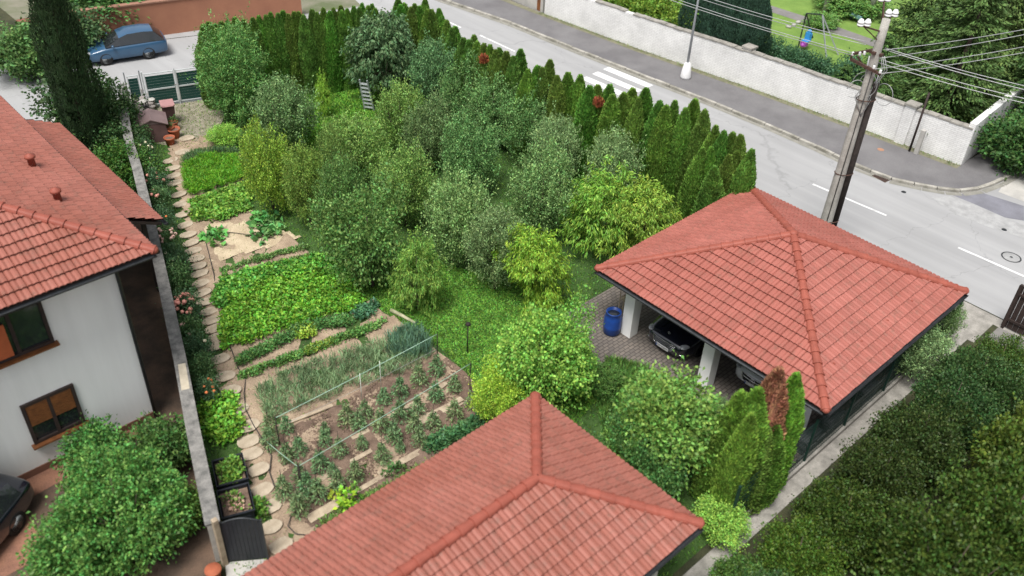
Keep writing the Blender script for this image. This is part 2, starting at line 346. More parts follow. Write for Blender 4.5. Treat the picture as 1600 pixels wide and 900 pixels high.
def sample(poly, n, rng):
    xs = [p[0] for p in poly]; ys = [p[1] for p in poly]; out = np.zeros((0, 2))
    while len(out) < n:
        q = np.column_stack([rng.uniform(min(xs), max(xs), n*2), rng.uniform(min(ys), max(ys), n*2)])
        out = np.vstack([out, q[inpoly(q[:, 0], q[:, 1], poly)]])
    return out[:n]
def PX(pts, z=0.0): return [G(x, y, z) for x, y in pts]

# ------------------------------------------------------------------ foliage
def unit(v): return v/np.maximum(np.linalg.norm(v, axis=1, keepdims=True), 1e-9)
def leaves(name, m, P, D, L, Wd, rng, bend=0.25):
    """one bent rhombic blade per point P pointing along D"""
    n = len(P); D = unit(D); rnd = rng.normal(size=(n, 3)); s = unit(np.cross(D, rnd)); nn = np.cross(s, D)
    L = np.broadcast_to(L, n).reshape(-1, 1)*rng.uniform(0.7, 1.25, (n, 1)); Wd = np.broadcast_to(Wd, n).reshape(-1, 1)*rng.uniform(0.8, 1.2, (n, 1))
    V = np.empty((n, 4, 3)); V[:, 0] = P; V[:, 1] = P+D*L*0.45+s*Wd*0.5+nn*Wd*bend; V[:, 2] = P+D*L-np.array([0, 0, 1])*L*0.12; V[:, 3] = P+D*L*0.45-s*Wd*0.5+nn*Wd*bend
    return quads(name, m, V)
def quads(name, m, V):
    n = len(V); me = bpy.data.meshes.new(name)
    me.vertices.add(n*4); me.vertices.foreach_set('co', V.reshape(-1).astype(np.float32))
    me.loops.add(n*4); me.loops.foreach_set('vertex_index', np.arange(n*4, dtype=np.int32))
    me.polygons.add(n); me.polygons.foreach_set('loop_start', np.arange(0, n*4, 4, dtype=np.int32))
    me.update(calc_edges=True); me.materials.append(m)
    return me
def crown_mesh(name, seed, rad=1.45, zc=1.72, rz=1.5, shoots=170, per=46, L=0.11, Wd=0.055, mode='up', m=LEAF, shootlen=0.6, lob=0.28, squash=0.0, clumps=None):
    rng = np.random.default_rng(seed)
    # uneven outline from random lobes
    K = 14; ld = unit(rng.normal(size=(K, 3))); la = rng.uniform(-lob, lob, K)
    d = rng.normal(size=(shoots, 3)); d[:, 2] = d[:, 2]*0.9+0.15; d = unit(d)
    fac = 1+(np.exp(-(1-d@ld.T)*9)*la).sum(1)
    r = rng.uniform(0.12, 1.0, shoots)**0.45
    c = d*np.array([rad, rad, rz])*(fac*r).reshape(-1, 1); c[:, 2] += zc
    if mode == 'up': sdn = unit(d*0.55+np.array([0, 0, 1.0])+rng.normal(size=d.shape)*0.3)
    elif mode == 'droop': sdn = unit(d*1.0+np.array([0, 0, 0.05])+rng.normal(size=d.shape)*0.45)
    else: sdn = unit(d+np.array([0, 0, 0.35])+rng.normal(size=d.shape)*0.5)
    sl_ = shootlen*rng.uniform(0.5, 1.35, shoots)
    if mode == 'up': sl_ = sl_*np.where(rng.uniform(size=shoots) < .22, 2.1, 1.0)
    else: sl_ = sl_*np.where(rng.uniform(size=shoots) < .2, 2.2 if mode == 'round' else 1.7, 1.0)
    t = rng.uniform(-0.55, 0.6, (shoots, per))
    P = c[:, None, :]+sdn[:, None, :]*(t*sl_[:, None])[:, :, None]
    wob = rng.normal(size=P.shape)*(0.10 if mode != 'round' else 0.15)*(1.0-0.75*np.clip(t, 0, 1))[:, :, None]
    P = P+wob
    if mode == 'up': D = sdn[:, None, :]*0.8+rng.normal(size=P.shape)*0.6
    elif mode == 'droop': D = d[:, None, :]*0.6+np.array([0, 0, -0.75])+rng.normal(size=P.shape)*0.45
    else: D = d[:, None, :]*0.7+np.array([0, 0, 0.1])+rng.normal(size=P.shape)*0.7
    P = P.reshape(-1, 3); D = D.reshape(-1, 3)
    k = P[:, 2] > 0.12; P = P[k]; D = D[k]
    return leaves(name, m, P, D, L, Wd, rng)
def trunk_mesh(seed, h=1.9, r=0.07, rad=1.2, limbs=6, ztop=2.8):
    rn = random.Random(seed); b = MB()
    pts = [(0, 0, -0.05), (rn.uniform(-.04, .04), rn.uniform(-.04, .04), h*0.3), (rn.uniform(-.06, .06), rn.uniform(-.06, .06), h*0.62), (rn.uniform(-.1, .1), rn.uniform(-.1, .1), ztop*0.95)]
    b.tube(pts, [r*1.25, r, r*0.8, r*0.15], 8)
    for i in range(limbs):
        a = 2*math.pi*(i+rn.random()*0.6)/limbs; z0 = h*rn.uniform(0.3, 0.6); e = rad*rn.uniform(0.6, 0.85)
        p0 = Vector((0, 0, z0)); p2 = Vector((math.cos(a)*e, math.sin(a)*e, rn.uniform(h*0.8, ztop*0.9))); p1 = (p0+p2)/2+Vector((math.cos(a)*e*0.15, math.sin(a)*e*0.15, -0.08))
        b.tube([p0, p1, p2], [r*0.6, r*0.42, r*0.1], 6)
        for q in range(2):
            a2 = a+rn.uniform(-0.8, 0.8); b.tube([p1, p1+Vector((math.cos(a2)*e*0.4, math.sin(a2)*e*0.4, rn.uniform(0.1, 0.6)))], [r*0.3, r*0.08], 5)
    return b.mesh('trunk', BARK)
def thuja_mesh(seed, h=4.0, rad=0.46, n=10500, m=NEEDLE, gaps=False):
    rng = np.random.default_rng(seed)
    z = rng.uniform(0.03, 1.0, n)**0.9; a = rng.uniform(0, 2*np.pi, n)
    ph = rng.uniform(0, 6.28, 6)
    prof = np.where(z < 0.5, 0.86+0.14*np.sin(z/0.5*np.pi/2), np.clip(1-((z-0.5)/0.5)**1.7, 0, 1)**0.9)
    bump = 1+0.10*np.sin(a*3+ph[0]+z*5)+0.07*np.sin(a*5+ph[1]-z*9)+0.05*np.sin(z*23+ph[2]+a*2)+rng.uniform(-0.10, 0.07, n)
    r = rad*prof*bump+0.015
    x = r*np.cos(a)+0.05*np.sin(z*4+ph[3]); y = r*np.sin(a)+0.05*np.cos(z*3+ph[4])
    P = np.column_stack([x, y, z*h]); D = np.column_stack([np.cos(a)*0.35, np.sin(a)*0.35, np.full(n, 1.0)])+rng.normal(size=(n, 3))*0.2
    P[:, 2] -= 0.05
    # fan shaped sprays standing edge-on to the surface
    D = unit(D); tang = np.column_stack([-np.sin(a), np.cos(a), np.zeros(n)]); rad_ = np.column_stack([np.cos(a), np.sin(a), np.zeros(n)])
    mixa = rng.uniform(-1.3, 1.3, n)[:, None]; s = unit(tang*np.cos(mixa)+rad_*np.sin(mixa))
    L = rng.uniform(0.09, 0.17, (n, 1)); Wd = rng.uniform(0.035, 0.065, (n, 1))
    V = np.empty((n, 4, 3)); V[:, 0] = P; V[:, 1] = P+D*L*0.6+s*Wd*0.5; V[:, 2] = P+D*L; V[:, 3] = P+D*L*0.5-s*Wd*0.5
    # dense inner foliage mass
    k = 900; zi = rng.uniform(0.02, 0.9, k); ai = rng.uniform(0, 6.28, k); pi_ = np.where(zi < 0.55, 0.8, np.clip(1-(np.clip(zi-0.5, 0, 1)/0.5)**1.7, 0, 1)*0.75)*rad
    Pi = np.column_stack([pi_*np.cos(ai), pi_*np.sin(ai), zi*h]); ti = np.column_stack([-np.sin(ai), np.cos(ai), np.zeros(k)]); up = np.array([[0, 0, 1.0]])
    V2 = np.empty((k, 4, 3)); V2[:, 0] = Pi-ti*0.14-up*0.14; V2[:, 1] = Pi+ti*0.14-up*0.14; V2[:, 2] = Pi+ti*0.12+up*0.16; V2[:, 3] = Pi-ti*0.12+up*0.16
    return quads('crown', m, np.concatenate([V, V2]))
def spruce_mesh(seed, h=9.0, rad=2.6, whorls=34, m=NEEDLE, per=60, zb=0.6, droop=0.16):
    rng = np.random.default_rng(seed); Ps = []; Ds = []
    for w in range(whorls):
        f = (w+rng.uniform(-.3, .3))/whorls; z = zb+(h-zb)*f; R_ = rad*(1-f)**0.8+0.12
        for b in range(int(7+5*(1-f))):
            a = rng.uniform(0, 6.28); rl = R_*rng.uniform(0.72, 1.1); t = rng.uniform(0.12, 1.0, per)
            px = t*rl; pz = z-droop*px*px/(R_+0.4)+0.10*px; lat = rng.normal(0, 0.13, per)*(0.4+px*0.35)
            P = np.column_stack([px*math.cos(a)-lat*math.sin(a), px*math.sin(a)+lat*math.cos(a), pz+rng.normal(0, 0.05, per)])
            D = np.column_stack([np.full(per, math.cos(a))-lat*2*math.sin(a), np.full(per, math.sin(a))+lat*2*math.cos(a), rng.uniform(-0.8, 0.25, per)])
            Ps.append(P); Ds.append(D)
    P = np.vstack(Ps); D = np.vstack(Ds)
    return leaves('crown', m, P, D, 0.2, 0.09, rng, 0.15)
def rosettes(name, pts, rng, m=LEAF, nl=14, L=0.10, Wd=0.07, h=0.22, spread=0.16, up=0.7):
    n = len(pts); P = np.zeros((n, nl, 3)); a = rng.uniform(0, 6.28, (n, nl)); r = rng.uniform(0, 1, (n, nl))*spread
    hh = h*rng.uniform(0.5, 1.1, (n, 1))
    P[:, :, 0] = pts[:, 0:1]+r*np.cos(a); P[:, :, 1] = pts[:, 1:2]+r*np.sin(a); P[:, :, 2] = 0.03+hh*rng.uniform(0.25, 1, (n, nl))*(1-0.5*r/spread)
    D = np.stack([np.cos(a), np.sin(a), np.full(a.shape, up)], -1)+rng.normal(size=P.shape)*0.3
    return leaves(name, m, P.reshape(-1, 3), D.reshape(-1, 3), L, Wd, rng)
def stuff(name, me, color, label=None, cat=None):
    o = link(name, me, None, color); o['kind'] = 'stuff'
    if label: o['label'] = label
    if cat: o['category'] = cat
    return o
def tree(name, label, crown, trunk, loc, color, sc=(1, 1, 1), rz=0.0, group=None, cat='tree'):
    t = root(name, label, cat, loc, group, rz, sc)
    link('crown', crown, t, color)
    if trunk: link('trunk', trunk, t)
    return t
rn = random.Random(5); RNG = np.random.default_rng(11)
PARTS = []

# ------------------------------------------------------------------ ground, roads
o = structure('ground', [(-60, -60), (140, -60), (140, 140), (-60, 140)], -0.02, EARTH)
WALLTOP = [G(x, y, 1.5) for x, y in [(342, 815), (312, 675), (290, 562), (265, 450), (240, 340), (220, 260), (208, 222), (200, 180), (196, 130)]]
WIN = [(p.x, p.y) for p in WALLTOP]                         # inner face of the garden wall, near to far
garden_poly = WIN + [(17.5, 39.9), (26.0, 37.4), (27.6, 27), (28.9, 17.5), (28.9, 7.1), (12.0, 7.1), (4.0, 12.0)]
structure('garden_ground', garden_poly, 0.0, TURF)
# main road and side streets
KERBL = [G(*p) for p in [(690, 0), (800, 38), (900, 79), (1000, 118), (1100, 157), (1200, 198), (1280, 233), (1340, 262), (1390, 281), (1440, 292), (1475, 298), (1500, 300), (1530, 296), (1560, 285), (1600, 262)]]
KERBL = [Vector((34.9, 54, 0))]+KERBL+[Vector((52, 10.4, 0)), Vector((64, 11, 0))]
road_poly = [(p.x, p.y) for p in KERBL[::-1]]
road_poly = [(64, 2.5)]+road_poly+[(20, 62), (18.4, 48.6), (31.0, 44.5), (30.9, 30), (31.2, 10), (31.2, -30), (64, -30)]
structure('road', road_poly, 0.0, ROAD)
structure('side_street', [(4, 42.6), (31.05, 40.4), (31.05, 44.45), (18.4, 48.5), (15.5, 49.5), (4, 53)], 0.004, ROAD)
structure('courtyard', [(-6, 38.0), (13.3, 38.9), (14.2, 42.5), (4, 42.55), (4, 75), (-6, 75)], 0.008, CONCL)
structure('grass_verge', [(28.9, -10), (31.15, -10), (31.15, 10), (30.85, 30), (31.0, 40.3), (25.8, 40.6), (26.4, 37.6), (27.9, 27), (29.1, 17.5)], -0.004, CONC)
structure('gate_forecourt', [(13.9, 41.2), (26.2, 38.4), (26.2, 41.0), (14.3, 42.55)], 0.012, CONC)
WB = [Vector((38.4, 54, 0)), G(845, 22), G(1000, 80), G(1200, 150), G(1375, 215), G(1500, 262)]
sw = [(p.x, p.y) for p in KERBL[:-2]]+[(47, 12.3), (41.2, 12.5)]+[(p.x+0.1, p.y) for p in WB[::-1]]
structure('sidewalk', sw, 0.11, SIDEW)
structure('asphalt_patch', PX([(1488, 305), (1530, 300), (1600, 322), (1600, 345), (1570, 340), (1520, 318)]), 0.006, mat('blue_grey_asphalt', (0.2, 0.2, 0.23), (0.15, 0.15, 0.17), 1, 0.9, 0.3, 40, fine=0.15))
structure('worn_asphalt_patch', PX([(1455, 308), (1492, 306), (1560, 335), (1600, 352), (1600, 372), (1545, 355), (1490, 333)]), 0.004, mat('pale_asphalt', (0.37, 0.37, 0.37), (0.27, 0.27, 0.27), 2.2, 0.9, 0.3, 40, fine=0.15))
structure('side_road_patch', PX([(1585, 262), (1640, 240), (1680, 300), (1640, 330), (1560, 300)]), 0.005, CONCL)
structure('verge_strip', [(38.1, 54), (38.6, 54)]+[(p.x-0.02, p.y) for p in WB[1:]]+[(p.x-0.45, p.y) for p in WB[:0:-1]], 0.116, mat('weedy_verge', (0.2, 0.19, 0.13), (0.13, 0.13, 0.085), 3, 0.95, 0.6, 25, fine=0.35))
# kerb stones: one row, individual stones with joints, part of the road's edge
kb = MB(); 
def walk(pts, step):
    out = []; carry = 0
    for a, b in zip(pts[:-1], pts[1:]):
        L = (b-a).length; t = carry
        while t < L: out.append(a+(b-a)*(t/L)); t += step
        carry = t-L
    return out
kp = walk(KERBL, 0.98)
for a, b in zip(kp[:-1], kp[1:]):
    d = (b-a).normalized(); n = Vector((-d.y, d.x, 0)) if d.x*0+1 else d
    jit = rn.uniform(-.012, .012)
    kb.bar(a+d*0.015+Vector((0, 0, 0.06+jit)), b-d*0.015+Vector((0, 0, 0.06+jit)), 0.17, 0.15)
o = kb.build('kerb', KERB, bevel=0.015); o['kind'] = 'structure'
g1 = MB()
for a, b in zip(KERBL[:-1], KERBL[1:]):
    d = (b-a).normalized(); n = Vector((d.y, -d.x, 0))
    g1.quad(a+n*0.10+Vector((0, 0, 0.008)), b+n*0.10+Vector((0, 0, 0.008)), b+n*0.36+Vector((0, 0, 0.008)), a+n*0.36+Vector((0, 0, 0.008)))
o = g1.build('gutter_strip', mat('gutter_dirt', (0.27, 0.26, 0.23), (0.2, 0.195, 0.17), 2, 0.95, 0.3, 30, fine=0.25)); o['kind'] = 'structure'
if o.data.polygons[0].normal.z < 0: o.data.flip_normals()
# painted markings
mk = MB()
def stripe(p, q, w, z=0.010):
    d = (q-p).normalized(); n = Vector((-d.y, d.x, 0))*w/2; k = Vector((0, 0, z))
    mk.quad(p-n+k, q-n+k, q+n+k, p+n+k)
for a, b in [((1497, 387), (1600, 432)), ((1270, 288), (1385, 337))]: stripe(G(*a), G(*b), 0.13)
xs = 34.38
for y0 in (21.0, 35.2, 39.8): stripe(Vector((xs-0.2-(y0-21)*0.03, y0+3, 0)), Vector((xs-0.2-(y0-21)*0.03, y0, 0)), 0.13)
stripe(Vector((34.6, 5.0, 0)), Vector((34.75, 2.0, 0)), 0.13)
for i in range(6):
    x0 = 36.25-i*0.96; mk_y = 30.45-(0.06*i)
    stripe(Vector((x0-0.03, mk_y, 0)), Vector((x0+0.1, mk_y-3.1, 0)), 0.5)
o = mk.build('road_marking', PAINT); o['kind'] = 'structure'

# ------------------------------------------------------------------ tiled roofs
def tile_face(b, P0, P1, Q0, Q1, tw=0.30, course=0.34, amp=0.055, step=0.062, lift=0.0):
    P0, P1, Q0, Q1 = map(Vector, (P0, P1, Q0, Q1))
    u = (P1-P0).normalized(); v = (Q0-P0)-u*(Q0-P0).dot(u); Vl = v.length; v.normalize(); n = u.cross(v)
    Lw = (P1-P0).length; a0 = (Q0-P0).dot(u); a1 = (Q1-P0).dot(u)
    nc = max(1, round(Vl/course)); dv = Vl/nc; du = tw/6
    prof = [0.22, 0.88, 1.0, 0.5, 1.0, 0.88]; ufr = [0.0, 0.09, 0.3, 0.5, 0.7, 0.91]
    K = int(Lw/du)+2
    for k in range(nc):
        v0 = k*dv; v1 = (k+1)*dv; lo0, hi0 = a0*v0/Vl, Lw+(a1-Lw)*v0/Vl; lo1, hi1 = a0*v1/Vl, Lw+(a1-Lw)*v1/Vl
        for T in range(-1, K//6+2):
            vs = []; fs = []; off = rn.uniform(-.003, .004); tl = rn.uniform(-.006, .006)
            for j in range(7):
                uu = (T+(ufr[j] if j < 6 else 1.0))*tw+(0.0012 if j == 0 else (-0.0012 if j == 6 else 0)); h = amp*prof[j % 6]
                ua = min(max(uu, lo0), hi0); ub = min(max(uu, lo1), hi1)
                vs += [P0+u*ua+v*(v0-0.045+tl)+n*(lift+h+step+off-0.022), P0+u*ua+v*(v0-0.045+tl)+n*(lift+h+step+off), P0+u*ub+v*(v1+0.01)+n*(lift+h+off-0.004)]
            for j in range(6):
                pa, pb, pc, pd = vs[j*3+1], vs[j*3+4], vs[j*3+5], vs[j*3+2]
                if (pb-pa).length < 1e-5 and (pc-pd).length < 1e-5: continue
                fs.append((j*3+1, j*3+4, j*3+5, j*3+2)); fs.append((j*3, j*3+3, j*3+4, j*3+1))
            if fs: b.add(vs, fs)
def ridge(b, p, q, r=0.12, L=0.38):
    p = Vector(p); q = Vector(q); d = (q-p); n = max(1, round(d.length/L)); st = d.length/n; d.normalize()
    side = Vector((0, 0, 1)).cross(d).normalized(); up = d.cross(side)
    for i in range(n):
        a = p+d*(i*st-0.03); c = p+d*((i+1)*st); vs = []; ra, rc = r*1.27, r*0.92
        for (cc, rr) in ((a, ra), (a+d*0.05, ra), (a+d*0.05, ra*0.93), (c, rc)):
            for k in range(9):
                t = math.pi*(k/8*1.2-0.1); vs.append(cc+side*math.cos(t)*rr+up*math.sin(t)*rr*0.85)
        fs = []
        for s_ in range(3):
            for k in range(8): fs.append((s_*9+k, s_*9+k+1, (s_+1)*9+k+1, (s_+1)*9+k))
        fs.append(tuple(range(9)))
        b.add(vs, fs)
def gutter(b, p, q, r=0.07):
    p = Vector(p); q = Vector(q); d = (q-p).normalized(); side = Vector((0, 0, 1)).cross(d).normalized(); vs = []; fs = []
    for rr in (r, r-0.008):
        for cc in (p, q):
            for k in range(9):
                t = math.pi+math.pi*k/8; vs.append(cc+side*math.cos(t)*rr+Vector((0, 0, math.sin(t)*rr)))
    for g_ in (0, 18):
        for k in range(8): fs.append((g_+k, g_+k+1, g_+k+10, g_+k+9))
    for g_ in (0, 9): fs.append(tuple(g_+k for k in range(9)))
    fs.append((0, 9, 27, 18)); fs.append((8, 17, 35, 26))
    b.add(vs, fs)
def hip_roof(parent, c, apexes, mtl, caps=True, gut=True, th=0.1, tw=0.30, course=0.34, faces=(0, 1, 2, 3), gm=None):
    """c: four eave corners counter-clockwise; apexes: (apex for c0/c3 side, apex for c1/c2 side)"""
    b = MB(); A0, A1 = map(Vector, apexes); c = [Vector(k) for k in c]
    # ridge runs A0 (near c0,c3) to A1 (near c1,c2): sides c0-c1, c2-c3 are long
    fl = [(c[0], c[1], A0, A1), (c[1], c[2], A1, A1), (c[2], c[3], A1, A0), (c[3], c[0], A0, A0)]
    for i in faces: tile_face(b, *fl[i], tw=tw, course=course)
    # body under the tiles
    dz = Vector((0, 0, -0.03)); dd = Vector((0, 0, -0.03-th))
    b2 = MB(); vs = [k+dz for k in c]+[A0+dz, A1+dz]+[k+dd for k in c]
    b2.add(vs, [(0, 1, 5, 4), (1, 2, 5), (2, 3, 4, 5), (3, 0, 4), (0, 6, 7, 1), (1, 7, 8, 2), (2, 8, 9, 3), (3, 9, 6, 0), (9, 8, 7, 6)])
    rf = b.build('roof', mtl, parent)
    b2.build('soffit', DBROWN, rf)
    if caps:
        r = MB(); up = Vector((0, 0, 0.055))
        ridge(r, c[0]+up, A0+up); ridge(r, c[3]+up, A0+up); ridge(r, c[1]+up, A1+up); ridge(r, c[2]+up, A1+up)
        if (A1-A0).length > 0.3: ridge(r, A0+up, A1+up)
        r.ball(A0+up+Vector((0, 0, 0.04)), 0.13, 6, (1.2, 1.2, 0.7))
        for k in (c[0], c[1], c[2], c[3]): r.ball(k+up, 0.125, 6, (1, 1, 0.9))
        r.build('ridge_tiles', TILER, rf)
    if gut:
        g = MB(); k = Vector((0, 0, -0.05)); cen = (c[0]+c[1]+c[2]+c[3])/4
        for i in range(4):
            p, q = c[i], c[(i+1) % 4]; d = (q-p).normalized(); nrm = Vector((d.y, -d.x, 0))
            if (cen-p).dot(nrm) > 0: nrm = -nrm
            gutter(g, p+nrm*0.09+k, q+nrm*0.09+k)
        g.build('gutter', gm or DGREY, rf)
    return rf

# ------------------------------------------------------------------ carport
cp = root('carport', 'open carport with salmon red hipped tile roof on white square pillars', 'carport', (23.44, 11.16, 0))
def loc(p, r): return Vector(p)-r.location
Z = 2.5; x0, x1, y0, y1 = 19.16, 27.74, 6.81, 15.51
hip_roof(cp, [loc(p, cp) for p in [(x0, y0, Z), (x1, y0, Z), (x1, y1, Z), (x0, y1, Z)]], [loc((23.44, 11.16, 4.33), cp)]*2, TILE)
for px_ in (19.95, 26.9):
    for py_ in (7.75, 11.1, 14.42):
        b = MB().box(loc((px_, py_, 1.17), cp), (0.42, 0.42, 2.38)); b.build('pillar', WHITE, cp, bevel=0.01)
b = MB()
for px_ in (19.95, 26.9): b.box(loc((px_, 11.1, 2.31), cp), (0.2, 8.0, 0.12))
for py_ in (7.75, 14.42): b.box(loc((23.42, py_, 2.31), cp), (7.4, 0.2, 0.12))
b.build('beam', DBROWN, cp)
for i in range(5):
    t = 0.13+0.0*i; xx = x0+1.5+i*1.55; yy = y0+0.75; zz = Z+0.75*(1.83/4.35)+0.06
    MB().box(loc((xx, yy, zz), cp), (0.05, 0.06, 0.08)).build('snow_guard', TILER, cp)
structure('paving', [(17.6, 7.15), (28.6, 7.15), (28.6, 16.6), (18.9, 16.6), (17.6, 14.0)], 0.012, PAVER)

# ------------------------------------------------------------------ near outbuilding with hipped roof
nb = root('outbuilding', 'low building with red hipped tile roof in the foreground beside the tomato beds', 'building', (5, 9.3, 0))
ex0, ex1, ey0, ey1, ez = -4.0, 12.94, 6.5, 12.08, 3.0
hip_roof(nb, [loc(p, nb) for p in [(ex0, ey0, ez), (ex1, ey0, ez), (ex1, ey1, ez), (ex0, ey1, ez)]], [loc((ex0+2.7, 9.29, 4.18), nb), loc((10.22, 9.29, 4.18), nb)], TILE2, tw=0.3, course=0.34)
b = MB().box(loc((4.47, 9.29, 1.43), nb), (15.9, 4.6, 2.86)); wl = b.build('wall', CREAM, nb)
for wx in (9.5, 5.5):
    f = MB().box(loc((wx, 11.6, 1.5), nb), (1.2, 0.06, 1.0)).build('window', DBROWN, nb); MB().box(loc((wx, 11.635, 1.5), nb), (1.02, 0.02, 0.84)).build('pane', GLASS, f)

# ------------------------------------------------------------------ left house
lh = root('house', 'white rendered house with faded red tile roof left of the garden wall', 'house', (0, 27, 0))
ez = 6.12; cx, cy = 6.68, 20.32
# corner (cx,cy); roof 45 degree hips
yN, xW = 36.0, -9.0; half = (cx-xW)/2
az = ez+0.42*half
c = [(xW, cy, ez), (cx, cy, ez), (cx, yN, ez), (xW, yN, ez)]
# orient so that the ridge runs along the second axis: use corners starting at south-east
c = [(cx, cy, ez), (cx, yN, ez), (xW, yN, ez), (xW, cy, ez)]
hip_roof(lh, [loc(p, lh) for p in c], [loc(((cx+xW)/2, cy+half-0.05, az), lh), loc(((cx+xW)/2, yN-half+0.05, az), lh)], TILE2)
HX, HY = 5.85, 21.08
b = MB().box(loc(((HX-8.2)/2, (HY+35.2)/2, 3.01), lh), (HX+8.2, 35.2-HY, 6.02)); b.build('wall', WHITE, lh)
b = MB().box(loc((0.3-4.2, 20.62, 1.6), lh), (9.0, 1.1, 3.2)); b.build('porch_wall', WHITE, lh)
b = MB().box(loc((0.3-4.2, 20.55, 3.24), lh), (9.2, 1.4, 0.1)); b.build('porch_roof', CONCL, lh)
# brown plinth
b = MB().box(loc(((HX-8.2)/2, (HY+35.2)/2, 0.12), lh), (HX+8.26, 35.26-HY, 0.24)); b.build('plinth', mat('brown_plinth', (0.2, 0.1, 0.07), None, 3), lh)
def win(pxs, nm='window', frame=BROWNW, deep=0.16):
    P = [onY(x, y, HY) for x, y in pxs]; xa = min(p.x for p in P); xb = max(p.x for p in P); za = min(p.z for p in P); zb = max(p.z for p in P)
    return xa, xb, za, zb
xa, xb, za, zb = win([(30, 635), (108, 600), (132, 655), (55, 692)])
def window(xa, xb, za, zb, fm, shutter=None, y=HY, par=None):
    b = MB(); cx_ = (xa+xb)/2; cz = (za+zb)/2; w = xb-xa; h = zb-za; t = 0.09
    for s_ in (-1, 1): b.box(loc((cx_+s_*(w/2-t/2), y-0.02, cz), lh), (t, 0.12, h))
    for s_ in (-1, 1): b.box(loc((cx_, y-0.021, cz+s_*(h/2-t/2)), lh), (w-2*t, 0.11, t))
    b.box(loc((cx_, y-0.022, cz), lh), (t, 0.1, h-2*t))
    f = b.build('window', fm, par or lh)
    MB().box(loc((cx_, y-0.005, cz), lh), (w-2*t, 0.02, h-2*t)).build('pane', GLASS, f)
    MB().box(loc((cx_, y-0.09, za-0.04), lh), (w+0.16, 0.24, 0.05)).build('sill', BROWNW, f)
    if shutter:
        bb = MB(); n = 9; hh = h*shutter
        for i in range(n): bb.box(loc((cx_, y-0.055, zb-t-hh*(i+0.5)/n), lh), (w-2*t-0.02, 0.025, hh/n*0.86))
        bb.build('roller_shutter', BROWNW, f)
    return f
window(xa, xb, za, zb, DBROWN, 0.5)
xa2, xb2, za2, zb2 = win([(-30, 500), (62, 470), (84, 532), (0, 560)])
f = window(xa2-0.3, xb2, za2, zb2, DBROWN)
MB().box(loc((xa2+0.15, HY-0.08, (za2+zb2)/2-0.1), lh), (0.5, 0.04, 1.0)).build('orange_curtain', mat('orange_cloth', (0.5, 0.13, 0.05), None, 3), f)
dp = MB().tube([loc((HX-0.05, HY-0.12, z), lh) for z in (0.1, 5.6)]+[loc((HX+0.5, HY-0.6, 6.0), lh)], 0.05); dp.build('downpipe', DGREY, lh)
MB().tube([loc((0.75, 20.0, z), lh) for z in (0.1, 3.3)], 0.07).build('downpipe', DGREY, lh)
for q in [(52, 262), (92, 316)]:
    # vent pipes on the east slope
    best = None
    for k in range(0, 400):
        z = ez+k*0.01; p = G(q[0], q[1], z)
        if abs(z-(ez+(cx-p.x)*0.42)) < 0.01: best = p
    if best is not None: MB().lathe(loc(best, lh)+Vector((0, 0, -0.1)), [(0.11, 0), (0.1, 0.42), (0.15, 0.43), (0.15, 0.5), (0.0, 0.56)], 12).build('roof_vent', TILER, lh)
# lower lean-to roof along the east side
lr = root('lean_to', 'low porch with pinkish tiled lean-to roof between the white house and the garden wall', 'porch', (7.4, 31, 0))
b = MB(); tile_face(b, loc((9.15, 26.4, 3.0), lr), loc((9.15, 35.4, 3.0), lr), loc((5.88, 26.4, 4.5), lr), loc((5.88, 35.4, 4.5), lr))
rf = b.build('roof', TILE2, lr)
b = MB(); b.add([loc(p, lr) for p in [(9.15, 26.4, 2.95), (9.15, 35.4, 2.95), (5.88, 35.4, 4.45), (5.88, 26.4, 4.45), (9.15, 26.4, 2.85), (9.15, 35.4, 2.85), (5.88, 35.4, 4.35), (5.88, 26.4, 4.35)]], [(0, 1, 2, 3), (7, 6, 5, 4), (0, 4, 5, 1), (3, 7, 4, 0), (1, 5, 6, 2)])
b.build('soffit', DBROWN, rf)
g = MB(); gutter(g, loc((9.26, 26.3, 2.92), lr), loc((9.26, 35.5, 2.92), lr)); g.build('gutter', DGREY, rf)
for y_ in (26.9, 31, 35): MB().box(loc((8.7, y_, 1.42), lr), (0.14, 0.14, 2.84)).build('post', DBROWN, lr)
# paved strips round the house
structure('side_path', [(5.9, 36)]+[(p[0]-0.32, p[1]) for p in WIN[5::-1]]+[(3.9, 12.5), (-8, 12.5), (-8, 21), (5.9, 21)], 0.0, mat('brown_path', (0.13, 0.085, 0.06), (0.06, 0.045, 0.035), 1.2, 0.95, 0.5, 20, fine=0.3))
structure('brick_terrace', [(-8, 18.2), (1.6, 18.2), (1.6, 20.3), (5.2, 20.6), (5.2, 21.05), (-8, 21.05)], 0.008, mat('red_brown_paving', (0.28, 0.14, 0.09), (0.2, 0.1, 0.07), 2, 0.9, 0.3, 20, fine=0.3))

# ------------------------------------------------------------------ garden wall
gw = root('garden_wall', 'long low concrete garden wall with speckled grey top left of the stepping stones', 'wall', (8, 25, 0))
def offset(pts, dd):
    out = []
    for i, p in enumerate(pts):
        a = Vector(pts[max(i-1, 0)]); c_ = Vector(pts[min(i+1, len(pts)-1)]); d = (c_-a).normalized(); out.append((p[0]-d.y*dd, p[1]+d.x*dd))
    return out
WO = offset(WIN, 0.30)
poly = [loc((p[0], p[1], 0), gw) for p in WIN]+[loc((p[0], p[1], 0), gw) for p in WO[::-1]]
b = MB()
n = len(WIN)
for i in range(n-1):
    b.prism([loc((*WIN[i], 0), gw), loc((*WIN[i+1], 0), gw), loc((*WO[i+1], 0), gw), loc((*WO[i], 0), gw)], 0, 1.44)
b.build('wall_body', mat('pale_render', (0.42, 0.4, 0.36), (0.26, 0.25, 0.23), 1.5, 0.9, 0.4, 25, fine=0.25), gw)
b = MB(); WI2 = offset(WIN, -0.03); WO2 = offset(WIN, 0.34)
